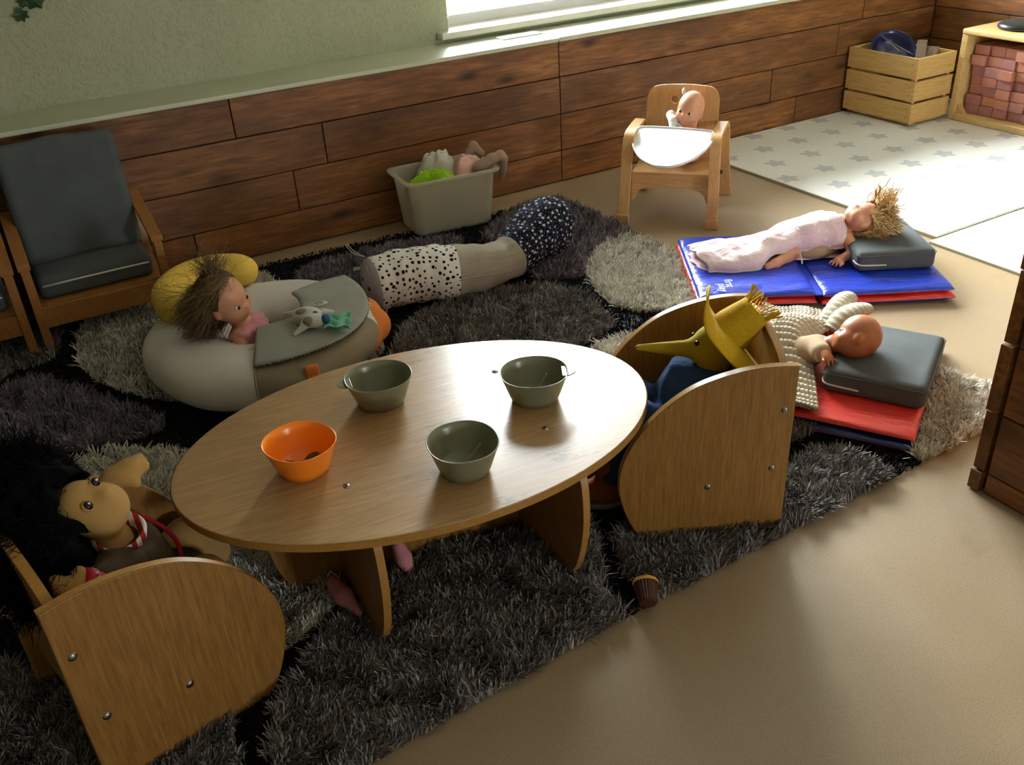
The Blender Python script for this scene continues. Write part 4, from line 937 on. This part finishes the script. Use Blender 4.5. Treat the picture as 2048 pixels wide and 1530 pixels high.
# --- doll in the ring cushion
H3 = frame((.495, 2.655, .292), (.62, -.76, .02), (-.42, .10, .9))
d3 = thing('girl_doll', 'brown-haired doll in a pink dress sitting in the ring cushion', 'doll', T(.56, 2.70, .06))
f3 = Vector((.72, -.62, .0)).normalized(); l3 = Vector((.62, .72, 0)).normalized(); c3 = Vector((.540, 2.655, .20))
pr = head(H3, .072) + [sd_cap((.507, 2.657, .235), tuple(c3+Vector((-.005, 0, -.01))), .024, .032), sd_ell(tuple(c3+Vector((.012, 0, -.055))), (.058, .058, .07)), sd_ell(tuple(c3+Vector((.03, 0, -.115))), (.06, .06, .04))]
for s in (-1, 1):
    shd = c3 + l3*.056*s + Vector((0, 0, -.012)); el = shd + l3*.032*s + Vector((0, 0, -.058)) + f3*.02; wr_ = el + f3*.06 + Vector((0, 0, .0)) - l3*.01*s
    pr += sd_chain([shd, el, wr_], [.024, .021, .016]) + hand(wr_, f3, (0, 0, 1), .034, .0065)
    hp = c3 + Vector((.03, 0, -.115)) + l3*.03*s; pr += sd_chain([hp, hp+f3*.07+l3*.015*s, hp+f3*.13+l3*.03*s], [.026, .022, .018])
b3 = blob('body', pr, M_skin, d3, .012, .003)
face(b3, H3, .072)
dress = [sd_ell(tuple(c3+Vector((.010, 0, -.040))), (.066, .066, .058)), sd_ell(tuple(c3+Vector((.035, 0, -.105))), (.085, .085, .045)), sd_ell(tuple(c3+l3*.048+Vector((0, 0, -.016))), (.036, .036, .026)), sd_ell(tuple(c3-l3*.048+Vector((0, 0, -.016))), (.036, .036, .026))]
dr = blob('dress', dress, M_pinkdress, d3, .02, .0045, warp=lambda P: .004*np.stack([noise3(P, 22, 5), noise3(P, 22, 6), 0*P[..., 0]], -1))
mk('navy_trim', tube(spline([tuple(c3+l3*.045+f3*.035+Vector((0, 0, .0))), tuple(c3+l3*.052+f3*.058+Vector((0, 0, -.04))), tuple(c3+l3*.06+f3*.085+Vector((0, 0, -.09)))], 5), .005, 8), M_denim, dr, smooth=True)
cap = blob('hair_cap', [sd_ell((-.016, 0, .022), (.070, .066, .068), H3), sd_ell((-.04, 0, -.02), (.05, .064, .055), H3)], M_hbrown, d3, .02, .005)
kp = lambda D: (D[:, 0] < .15) | (D[:, 2] > .72) & (D[:, 0] < .62)
mk('hair', strands(H3, (.074, .068, .076), 2600, .085, (-.62, .10, -.60), kp, .5, .0024, lift=.04, c=(-.010, 0, .014), seed=3, wild=.16, lay=True), M_hbrown, cap)['kind'] = 'stuff'
mk('hair_tuft', strands(H3, (.018, .018, .016), 320, .045, (.15, .45, .55), lambda D: D[:, 2] > -.2, 1.0, .002, lift=.5, c=(-.01, .0, .088), seed=5, wild=.4), M_hbrown, cap)['kind'] = 'stuff'
mk('stray_hair', strands(H3, (.07, .06, .06), 60, .10, (-.6, .3, .0), lambda D: D[:, 0] < -.2, 1.5, .0016, lift=.5, c=(-.02, .0, .01), seed=6, wild=.4), M_hbrown, cap)['kind'] = 'stuff'

# --- blonde doll lying on the blue mat, in a pink sleep sack
ax = Vector((.924, -.38, 0)); sd_ = Vector((.38, .924, 0))
H5 = frame((2.655, 2.152, .188), (-.22, .12, .96), (.86, -.48, .18))
d5 = thing('girl_doll', 'blonde doll lying on the blue mat with its head on the cushion', 'doll', T(2.5, 2.25, .06))
pr = head(H5, .060) + [sd_cap((2.63, 2.175, .165), (2.575, 2.205, .13), .022, .03), sd_ell((2.50, 2.235, .105), (.06, .05, .045)), sd_ell((2.44, 2.26, .095), (.055, .05, .042))]
shd = Vector((2.592, 2.155, .130)); el = Vector((2.577, 2.100, .098)); wr_ = Vector((2.520, 2.110, .080))
pr += sd_chain([shd, el, wr_], [.024, .020, .014]) + hand(wr_, (-.85, -.15, -.12), (0, 0, 1), .036, .0066)
shd = Vector((2.615, 2.25, .12)); el = Vector((2.62, 2.31, .09)); pr += sd_chain([shd, el, Vector((2.57, 2.33, .075))], [.024, .02, .014]) + hand((2.57, 2.33, .075), (-1, .1, -.1), (0, 0, 1), .036, .0066)
hp = Vector((2.44, 2.245, .09)); pr += sd_chain([hp, Vector((2.39, 2.235, .085)), Vector((2.325, 2.225, .078))], [.026, .022, .016]) + [sd_cap((2.325, 2.225, .078), (2.285, 2.228, .074), .015, .012)]
hp = Vector((2.45, 2.29, .09)); pr += sd_chain([hp, Vector((2.36, 2.33, .085)), Vector((2.28, 2.36, .08))], [.028, .024, .018])
b5 = blob('body', pr, M_skin3, d5, .012, .003)
face(b5, H5, .060, open_=.5)
mk('body_cloth', sphere((0, 0, 0), (.085, .048, .034), 24, 14, frame((2.50, 2.215, .09), (.924, -.38, 0), (0, 0, 1))), M_bodycloth, d5, smooth=True)
cap5 = blob('hair_cap', [sd_ell((-.02, 0, .022), (.058, .054, .054), H5)], M_hblond, d5, .02, .005)
kp = lambda D: (D[:, 2] > .1) & (D[:, 0] < .75) | (D[:, 0] < -.3)
mk('hair', strands(H5, (.062, .054, .066), 2200, .055, (.62, -.50, -.35), kp, .5, .0045, lift=.06, c=(-.004, 0, .012), seed=8, wild=.22, lay=True), M_hblond, cap5)['kind'] = 'stuff'
mk('hair_tuft', strands(H5, (.03, .03, .02), 330, .046, (.62, -.10, .62), lambda D: D[:, 2] > -.3, 1.0, .006, lift=.45, c=(.012, 0, .056), seed=9, wild=.25), M_hblond, cap5)['kind'] = 'stuff'
sk = thing('sleep_sack', 'pink floral doll sleeping bag with white trim spread over the blonde doll', 'sleeping bag', T(2.36, 2.32, .065))
MS = frame((2.13, 2.40, .062), ax, (0, 0, 1))
_sn = spline([(0, -.085), (.3, -.112), (.5, -.062), (.75, -.060), (1., -.072)], 12); _sf = spline([(0, .13), (.3, .12), (.5, .115), (.75, .125), (1., .145)], 12)
def sack_pt(u, v):
    L = .50*u; a = np.interp(u, _sn[:, 0], _sn[:, 1]); b = np.interp(u, _sf[:, 0], _sf[:, 1]); y = a + (b-a)*v
    h = .046 + .062*min(1, max(0, (u-.25)/.5)) + .010*math.sin(u*9); w = max(0, 1-abs(2*v-1)**2.4)
    z = h*math.sqrt(w) + .008 + .034*max(0, min(1, (u-.3)/.2))*(1-v)**2
    z += (.003*math.sin(u*26+v*5) + .0035*math.sin(u*13-v*17))*min(1, w*2) + .0018*math.sin(u*47+v*23)*w
    return (L - .03*(1-(2*v-1)**2)*(u < .05) + .02*math.sin(v*3.14)*(u > .97) + .006*math.sin(v*21), y + .004*math.sin(u*31), z)
ss = mk('quilted_cover', grid(sack_pt, 70, 36, .0, 1., .0, 1.), M_sack, sk, MS, smooth=True, solid=.006)
rim = [sack_pt(u, 0) for u in np.linspace(0, 1, 40)] + [sack_pt(1, v) for v in np.linspace(0, 1, 24)] + [sack_pt(u, 1) for u in np.linspace(1, 0, 40)] + [sack_pt(0, v) for v in np.linspace(1, 0, 24)]
mk('white_trim', tube(rim, .0042, 8, False), M_creamw, ss, MS, smooth=True)
mk('back_cover', grid(lambda u, v: tuple(np.array(sack_pt(u, v))*np.array([1, .97, 0])+np.array([0, 0, .006])), 30, 12), M_sack, sk, MS, smooth=True, solid=.006)
mk('tie_cord', tube(spline([tuple(MS.inverted() @ Vector(p)) for p in ((2.41, 2.20, .10), (2.405, 2.185, .09), (2.40, 2.175, .072))], 4), .003, 6), M_creamw, ss, MS, smooth=True)

# --- bald baby lying on the red mat under a knitted blanket
H6 = frame((1.957, 1.545, .175), (-.42, .82, .34), (.74, -.66, .04))
d6 = thing('baby_doll', 'bald baby doll lying on the red mat under the knitted blanket', 'doll', T(1.9, 1.62, .06))
pr = head(H6, .060, round_=1.1) + [sd_cap((1.935, 1.585, .16), (1.91, 1.63, .12), .024, .03), sd_ell((1.885, 1.67, .10), (.055, .055, .042)), sd_ell((1.84, 1.72, .095), (.05, .05, .04))]
pr += sd_chain([(1.895, 1.632, .13), (1.872, 1.592, .142), (1.862, 1.572, .146)], [.022, .02, .015]) + hand((1.862, 1.572, .146), (-.15, -.7, -.15), (.2, -.2, 1), .038, .0072) + sd_chain([(1.83, 1.73, .09), (1.78, 1.80, .085)], [.025, .018])
b6 = blob('body', pr, M_skin2, d6, .012, .003)
face(b6, H6, .060)
slv = [sd_ell((1.915, 1.635, .122), (.042, .042, .036)), sd_cap((1.90, 1.64, .128), (1.870, 1.590, .142), .034, .029), sd_ell((1.88, 1.665, .105), (.058, .058, .045))]
s6 = blob('sleepsuit', slv, M_bodycloth, d6, .015, .0045)
mk('cuff', tube([(1.869, 1.588, .142), (1.863, 1.575, .145)], [.027, .024], 20), M_creamw, s6, smooth=True)
bl = thing('knitted_blanket', 'chunky cream knitted blanket over the baby on the red mat', 'blanket', T(1.85, 1.65, .065))
redge = spline([(1.722, 1.452, 0), (1.79, 1.525, 0), (1.868, 1.612, 0), (1.94, 1.69, 0), (2.045, 1.735, 0), (2.13, 1.745, 0), (2.18, 1.79, 0)], 10)
def bl_pt(u, v):
    i = u*(len(redge)-1); k = min(int(i), len(redge)-2); f = i-k; e = redge[k]*(1-f) + redge[k+1]*f
    p = e + np.array([-.17-.03*math.sin(u*5), .155+.05*u, 0])*v
    bump = .075*math.exp(-((u-.52)/.22)**2)*math.exp(-((v-.30)/.45)**2)
    fold = .010*math.sin(v*9+u*4)*v; rib = .0045*math.sin(u*2*math.pi*26 + .6*math.sin(v*9)) + .0022*math.sin(v*2*math.pi*22)
    return (p[0], p[1], .076 + bump*min(1, .5+v*3) + fold + rib + .012*min(1, v*4))
mk('knit_panel', grid(bl_pt, 210, 70), M_knitw, bl, smooth=True, solid=.012)
for pts, rr in (([(2.07, 1.735, .09), (2.12, 1.735, .12), (2.18, 1.735, .125), (2.235, 1.742, .115)], [.03, .034, .032, .022]), ([(2.10, 1.78, .09), (2.16, 1.80, .115), (2.215, 1.82, .12), (2.25, 1.825, .115)], [.03, .03, .03, .028])):
    P = spline(np.c_[np.array(pts), rr], 14); rr2 = P[:, 3]*(1+.07*np.sin(np.arange(len(P))*1.5)); mk('folded_corner', tube(P[:, :3], rr2, 18, flat=.7), M_knitw, bl, smooth=True)

# --- scarecrow doll in the right chair
d2 = thing('scarecrow_doll', 'scarecrow doll with long yellow nose sitting in the right-hand chair', 'doll', T(1.29, 1.44, .16))
nf = Vector((-.88, .47, .02)).normalized(); nl = Vector((.47, .88, 0)); hc2 = Vector((1.315, 1.425, .405))
b2 = blob('head', [sd_ell(hc2, (.052, .052, .058)), sd_cap(hc2+Vector((0, 0, -.05)), (1.31, 1.43, .33), .03, .04), sd_cap(hc2+nf*.03+Vector((0, 0, .0)), hc2+nf*.175+Vector((0, 0, .012)), .024, .007)], M_yelfab, d2, .02, .0045)
for s in (-1, 1): mk('eye', sphere(tuple(hc2+nf*.044+nl*.02*s+Vector((0, 0, .026))), .006, 12, 8), M_pupil, b2, smooth=True)
mk('mouth', tube([tuple(hc2+nf*.045+nl*.02*t+Vector((0, 0, -.028-.004*(1-t*t)))) for t in (-1, -.5, 0, .5, 1)], .0025, 6), M_pupil, b2, smooth=True)
HH = frame((1.338, 1.405, .446), (-.38, .62, .69), (.72, -.42, .55))
hat = mk('hat_brim', grid(lambda r, a: ((.045+.066*r)*math.cos(a)*(1.28 if math.cos(a) < 0 else 1.0), (.045+.078*r)*math.sin(a), .020*r*math.cos(2*a)*r - .010*r + .030*r*r*max(0, math.cos(a))**3 + .004*math.sin(5*a)*r), 10, 64, 0, 1, 0, 6.2832), M_straw, d2, HH, smooth=True, solid=.003)
mk('hat_crown', lathe([(.052, -.002), (.050, .02), (.045, .045), (.040, .066), (.037, .082), (.0, .079)], 36), M_straw, hat, HH, smooth=True)
fr_ = [xf(cbox(.0035, .0012, .045), T(.038*math.cos(a), .038*math.sin(a), .094) @ Rz(a) @ Ry(.35+.25*math.sin(a*7)) @ Rx(.3*math.sin(a*5))) for a in np.linspace(0, 6.28, 34)]
mk('straw_fringe', join(*fr_), M_straw, hat, HH)['kind'] = 'stuff'
mk("collar", lathe([(.04, .0), (.062, -.012), (.066, -.02)], 24), M_straw, d2, T(1.305, 1.432, .352), smooth=True)
ov = [sd_ell((1.292, 1.44, .285), (.092, .092, .075)), sd_ell((1.27, 1.452, .22), (.095, .095, .07)), sd_cap((1.312, 1.43, .338), (1.27, 1.452, .31), .05, .07)]
for s in (-1, 1):
    hp = Vector((1.275, 1.448, .205)) + nl*.04*s; kn = hp + nf*.135 + nl*.015*s + Vector((0, 0, .05)); an = kn + nf*.055 + Vector((0, 0, -.14))
    ov += sd_chain([hp, kn, an], [.045, .042, .042])
    sh_ = Vector((1.31, 1.43, .325)) + nl*.055*s; el = sh_ + nf*.05 + nl*.035*s + Vector((0, 0, -.075)); ov += sd_chain([sh_, el, el+nf*.06+Vector((0, 0, -.02))], [.035, .032, .03])
blob('overalls', ov, M_denim, d2, .025, .005, warp=lambda P: .006*np.stack([noise3(P, 14, 7), noise3(P, 14, 8), noise3(P, 14, 9)], -1))
for s in (-1, 1):
    hp = Vector((1.275, 1.448, .0)) + nl*.055*s; an = hp + nf*.20
    bt = blob('boot', [sd_cap((an.x, an.y, .13), (an.x, an.y, .07), .036, .036), sd_cap((an.x, an.y, .066), tuple(Vector((an.x, an.y, .06))+nf*.05), .032, .028)], M_boot, d2, .02, .0045)
    mk('sole', slab([tuple((Vector((an.x, an.y, 0))+nf*(.022+.062*math.cos(a))+nl*.037*math.sin(a))[:2]) for a in np.linspace(0, 6.283, 24, endpoint=False)], .028, .042), M_sole, bt, bevel=.003)

# --- black-haired rag doll in the left chair
d1 = thing('rag_doll', 'rag doll with black yarn hair and brown velour dress in the foreground chair', 'doll', T(.0, 1.56, .16))
H1 = frame((-.030, 1.592, .43), (.525, -.47, .713), (-.78, .187, .698))
pr = [sd_ell((0, 0, 0), (.046, .051, .055), H1), sd_ell((.008, 0, -.032), (.046, .054, .042), H1), sd_ell((.050, .0, -.014), (.013, .011, .010), H1), sd_cap((-.015, 1.59, .385), (.0, 1.585, .33), .03, .036), sd_ell((.015, 1.58, .27), (.062, .07, .085)), sd_ell((.035, 1.585, .20), (.068, .08, .05))]
pr += sd_chain([(.0, 1.64, .33), (-.005, 1.685, .375), (.025, 1.70, .402)], [.026, .024, .022]) + [sd_ell((.052, 1.70, .410), (.032, .024, .020)), sd_cap((.06, 1.694, .411), (.090, 1.702, .409), .014, .012), sd_cap((.064, 1.711, .413), (.086, 1.722, .416), .013, .011), sd_cap((.044, 1.684, .405), (.066, 1.668, .397), .012, .010)]
pr += sd_chain([(-.01, 1.515, .33), (-.055, 1.46, .335), (-.085, 1.455, .355)], [.03, .028, .026]) + [sd_ell((-.095, 1.457, .365), (.028, .026, .028)), sd_cap((-.10, 1.455, .375), (-.112, 1.46, .40), .013, .011), sd_cap((-.085, 1.455, .375), (-.07, 1.46, .395), .012, .010)]
pr += sd_chain([(.05, 1.625, .20), (.125, 1.675, .225), (.175, 1.70, .15)], [.045, .042, .034]) + sd_chain([(.05, 1.545, .20), (.13, 1.545, .215), (.185, 1.545, .14)], [.045, .042, .034])
b1 = blob('body', pr, M_tanfab, d1, .018, .005)
for y in (-.029, .029):
    e = mk('eye', sphere((.0395, y*.93, .008), (.007, .011, .011), 18, 12), M_tanfab, b1, H1, smooth=True)
    mk('iris', sphere((.0430, y*.93, .008), (.006, .0088, .0088), 16, 10), M_pupil, e, H1, smooth=True); mk('glint', sphere((.0488, y*.93+.001, .009), (.001, .002, .0025), 8, 6), M_eyew, e, H1, smooth=True)
mk('mouth', tube([(.0505-.005*t*t, .016*t, -.038+.004*t*t) for t in (-1, -.5, 0, .5, 1)], .0022, 6), M_lip, b1, H1, smooth=True)
drs = [sd_ell((.018, 1.58, .268), (.072, .08, .085)), sd_ell((.055, 1.585, .20), (.095, .105, .06)), sd_cap((-.005, 1.52, .335), (-.045, 1.468, .345), .04, .038), sd_cap((.005, 1.64, .335), (.002, 1.665, .365), .04, .038), sd_ell((.01, 1.578, .325), (.055, .07, .035))]
v1 = blob('dress', drs, M_ragbrown, d1, .02, .005, cut=[sd_ell((.0, 1.565, .39), (.045, .045, .045))], warp=lambda P: .005*np.stack([noise3(P, 12, 2), noise3(P, 12, 3), noise3(P, 12, 4)], -1))
mk('pink_trim', tube(spline([(.055, 1.665, .325), (.09, 1.63, .30), (.102, 1.585, .285), (.095, 1.54, .27), (.07, 1.505, .25)], 6), .0045, 8), M_redfab, v1, smooth=True)
c1_ = mk('striped_collar', xf(lathe([(.036, .0), (.047, .012), (.05, .028), (.046, .036), (.04, .03), (.032, .01)], 30), I4), M_stripe, d1, frame((.008, 1.572, .345), (1, 0, 0), (.25, -.25, 1)), smooth=True)
mk('cuff', tube([(-.050, 1.463, .345), (-.068, 1.457, .358)], [.037, .035], 20), M_stripe, d1, smooth=True)
mk('cuff_band', tube([(-.066, 1.458, .356), (-.08, 1.456, .368)], [.036, .033], 20), M_redfab, d1, smooth=True)
HY = frame((-.112, 1.618, .435), (.5, -.80, .30), (-.673, -.112, .82))
hb = blob('yarn_hair', [sd_ell((0, 0, .01), (.078, .098, .075), HY), sd_cap((-.10, 1.665, .45), (-.118, 1.53, .395), .078, .072), sd_cap((-.118, 1.54, .40), (-.118, 1.515, .34), .062, .045)], M_hblack, d1, .03, .007, cut=[sd_ell((.02, 0, 0), (.058, .060, .064), H1)], warp=lambda P: .012*np.stack([noise3(P, 25, 12), noise3(P, 25, 13), noise3(P, 25, 14)], -1))
mk('yarn_strands', strands(HY, (.076, .096, .078), 5200, .022, (-.3, .0, -.1), lambda D: (D[:, 0] < .25), 1.0, .003, lift=.8, seed=21, wild=.7), M_hblack, hb)['kind'] = 'stuff'
mk('yarn_strands', strands(T(-.118, 1.535, .39), (.066, .066, .085), 3000, .022, (-.3, .0, -.3), lambda D: (D[:, 0] < .55), 1.0, .003, lift=.8, seed=22, wild=.7), M_hblack, hb)['kind'] = 'stuff'
mk('yarn_strands', strands(T(-.105, 1.665, .455), (.076, .076, .076), 2200, .022, (-.3, .2, .1), lambda D: (D[:, 0] < .5), 1.0, .003, lift=.8, seed=23, wild=.7), M_hblack, hb)['kind'] = 'stuff'
# ------------------------------------------------------------------ shag rug with pebble pattern
def hm(name, *st):
    m = N(name); a = m.n('Attribute', attribute_name='rnd').outputs['Fac']; v = m.coord(); f = m.noise(v, 9., 3)
    c = m.mix(m.ramp(f, (.35, .0), (.65, .45)), m.ramp(a, *st), st[0][1])
    m.P(Base_Color=c, Roughness=.75, Specular_IOR_Level=.25); return m.m
M_pcream = hm('cream_pile', (0., 'b8b2a4'), (.4, 'd8d2c4'), (1., 'eae6dc')); M_pgrey = hm('grey_pile', (0., '55504c'), (.5, '827b76'), (1., 'a6a09b'))
M_pmauve = hm('mauve_grey_pile', (0., '5c5459'), (.5, '877d86'), (1., 'aaa0aa')); M_pblack = hm('black_pile', (0., '07080b'), (.5, '0b0c10'), (1., '14151b'))
RUG = np.array([(-1.0, 1.06), (.235, 1.125), (.857, 1.168), (1.75, 1.192), (2.30, 1.205), (2.255, 1.45), (2.215, 2.94), (2.205, 3.46), (.92, 3.55), (-1.0, 3.6)])
PEB = {
    'L1': [(1.797, 2.664), (1.938, 2.829), (2.091, 2.908), (2.19, 2.872), (2.20, 2.730), (2.207, 2.497), (2.160, 2.305), (2.036, 2.191), (1.943, 2.186), (1.844, 2.250), (1.751, 2.324), (1.725, 2.449)],
    'L2': [(1.486, 2.186), (1.604, 2.194), (1.767, 2.154), (2.024, 2.078), (2.20, 1.958), (2.116, 1.897), (1.828, 1.818), (1.627, 1.813), (1.484, 1.990)],
    'L3': [(1.977, 1.563), (2.200, 1.50), (2.30, 1.46), (2.33, 1.337), (2.32, 1.18), (2.072, 1.146), (1.941, 1.167), (1.828, 1.190), (1.846, 1.275), (1.856, 1.417)],
    'L4': [(0.065, 3.221), (0.097, 3.360), (0.204, 3.444), (0.413, 3.457), (0.608, 3.480), (0.798, 3.455), (0.840, 3.304), (0.940, 3.062), (0.980, 2.781), (0.965, 2.609), (0.880, 2.524), (0.718, 2.522), (0.504, 2.508), (0.342, 2.587), (0.220, 2.709), (0.132, 2.838), (0.062, 3.033)],
    'L5': [(-0.143, 2.514), (-0.028, 2.499), (0.101, 2.469), (0.274, 2.318), (0.370, 2.078), (0.410, 1.806), (0.426, 1.604), (0.400, 1.554), (0.323, 1.504), (0.247, 1.477), (0.132, 1.480), (-0.016, 1.578), (-0.178, 1.818), (-0.304, 1.994), (-0.299, 2.407)],
    'G1': [(0.940, 2.542), (1.019, 2.658), (1.188, 2.773), (1.362, 2.799), (1.512, 2.768), (1.657, 2.686), (1.713, 2.509), (1.674, 2.305), (1.614, 2.244), (1.463, 2.203), (1.241, 2.090), (1.037, 2.094), (0.880, 2.240), (0.867, 2.434)],
    'G2': [(1.865, 3.419), (2.052, 3.52), (2.25, 3.53), (2.30, 3.294), (2.25, 2.99), (2.050, 2.807), (1.825, 2.672), (1.706, 2.694), (1.633, 2.789), (1.643, 2.993), (1.667, 3.241)],
    'G3': [(0.912, 3.368), (1.037, 3.428), (1.166, 3.426), (1.359, 3.412), (1.581, 3.344), (1.591, 3.230), (1.446, 3.082), (1.187, 2.985), (1.014, 2.954), (0.922, 3.065), (0.887, 3.240)],
    'G4': [(-0.261, 3.015), (-0.170, 3.081), (-0.080, 3.091), (0.025, 2.972), (0.135, 2.770), (0.239, 2.557), (0.189, 2.494), (0.041, 2.511), (-0.087, 2.549), (-0.211, 2.605), (-0.281, 2.698)],
    'G5': [(-0.45, 3.220), (-0.242, 3.40), (-0.052, 3.45), (0.06, 3.426), (0.032, 3.246), (-0.010, 3.168), (-0.134, 3.154), (-0.228, 3.084)],
    'G6': [(0.394, 1.539), (0.537, 1.590), (0.679, 1.590), (0.850, 1.530), (1.004, 1.471), (0.961, 1.367), (0.909, 1.262), (0.857, 1.10), (0.555, 1.05), (0.228, 1.03), (0.105, 1.03), (0.107, 1.204), (0.127, 1.281), (0.173, 1.363), (0.272, 1.453)],
    'G7': [(0.946, 1.295), (0.987, 1.371), (1.078, 1.420), (1.203, 1.405), (1.387, 1.378), (1.539, 1.378), (1.635, 1.385), (1.724, 1.332), (1.733, 1.203), (1.70, 1.10), (1.281, 1.07), (0.987, 1.10), (0.942, 1.193)],
    'G8': [(-0.355, 1.800), (-0.193, 1.694), (-0.002, 1.506), (0.100, 1.367), (0.088, 1.293), (0.059, 1.02), (-0.25, 1.02), (-0.395, 1.342)],
    'G9': [(1.435, 2.025), (1.456, 1.831), (1.336, 1.721), (1.220, 1.654), (1.079, 1.590), (0.931, 1.592), (0.769, 1.631), (0.725, 1.733), (0.846, 1.914), (1.058, 2.012), (1.307, 2.080)],
    'G10': [(0.868, 2.018), (0.676, 1.867), (0.511, 1.737), (0.458, 1.866), (0.413, 2.216), (0.396, 2.349), (0.595, 2.407), (0.805, 2.293), (0.904, 2.154)],
    'G11': [(1.50, 1.75), (1.62, 1.74), (1.86, 1.76), (1.84, 1.58), (1.80, 1.45), (1.62, 1.43), (1.48, 1.44), (1.45, 1.6)],
    'G12': [(-.95, 3.45), (-.6, 3.45), (-.4, 3.1), (-.5, 2.8), (-.85, 2.75)], 'L6': [(-.9, 2.65), (-.5, 2.68), (-.38, 2.4), (-.4, 2.0), (-.6, 1.75), (-.95, 1.9)], 'G13': [(-.95, 1.75), (-.6, 1.6), (-.48, 1.3), (-.55, 1.08), (-.95, 1.05)]}
def inside(P, poly):
    poly = np.asarray(poly); bb = ((P > poly.min(0)) & (P < poly.max(0))).all(1); out = np.zeros(len(P), bool)
    x, y = P[bb, 0], P[bb, 1]; c = np.zeros(len(x), bool); n = len(poly)
    for i in range(n):
        a, b = poly[i], poly[(i+1) % n]; t = (a[1] > y) != (b[1] > y)
        c ^= t & (x < (b[0]-a[0])*(y-a[1])/(b[1]-a[1]+1e-12)+a[0])
    out[bb] = c; return out
rug = thing('shag_rug', 'black shag rug with large grey and cream pebble shapes under the table', 'rug', T(.6, 2.3, 0))
mk('backing', slab([tuple(p) for p in (RUG-np.array([.6, 2.35]))*np.array([.988, .984])+np.array([.6, 2.35])], .001, .006), M_pblack, rug)
NB = 760000; Q = rng.uniform((-1.0, 1.05), (2.34, 3.6), (NB, 2)); Q = Q[inside(Q, RUG)]
near = np.clip((3.4-Q[:, 1])/2.0, .35, 1); Q = Q[rng.random(len(Q)) < near]
own = np.full(len(Q), -1); keys = list(PEB)
for i, k in enumerate(keys):
    pg = spline(PEB[k], 6, True); Qn = Q + rng.normal(0, .003, Q.shape); ok = inside(Qn, pg)
    for ox, oy in ((.013, 0), (-.013, 0), (0, .013), (0, -.013)): ok &= inside(Qn + np.array([ox, oy]), pg)
    own[(own < 0) & ok] = i
def pile(q, L, w, lean, seed, name, mt, lab):
    n = len(q); q3 = np.c_[q, np.zeros(n)]; r = np.random.default_rng(seed)
    a = 3.1*noise3(q3, 7, 31) + r.normal(0, .7, n); ln = np.clip(lean*(.7+.6*noise3(q3, 22, 33)) + r.normal(0, .25, n), -.2, 1.3)
    d = np.stack([np.sin(ln)*np.cos(a), np.sin(ln)*np.sin(a), np.cos(ln)], -1); Lr = L*r.uniform(.7, 1.15, n)*(1+.18*noise3(q3, 30, 35))
    p0 = q3 + np.array([0, 0, .004]); p1 = p0 + d*Lr[:, None]*.55 + np.array([0, 0, 1])*Lr[:, None]*.12; d2_ = d*np.array([1.25, 1.25, .55]); p2 = p1 + d2_*Lr[:, None]*.5
    p2[:, 2] = np.maximum(p2[:, 2], .006)
    W = np.tile(np.array([w, w*.95, w*.35]), (n, 1))
    o = mk(name, ribbons(np.stack([p0, p1, p2], 1), W), mt, rug); tag(o, lab, None, None, 'stuff'); return o
for i, k in enumerate(keys):
    q = Q[own == i]
    if not len(q): continue
    cr_ = k[0] == 'L'; mt = M_pcream if cr_ else (M_pmauve if k in ('G2', 'G4', 'G3') else M_pgrey)
    pile(q, .034 if cr_ else .034, .0046 if cr_ else .0038, .62, i, 'pile_patch', mt, 'cream pebble patch' if cr_ else 'grey pebble patch')
pile(Q[own < 0][::2], .013, .005, .7, 99, 'black_pile', M_pblack, 'flat black pile between pebbles')
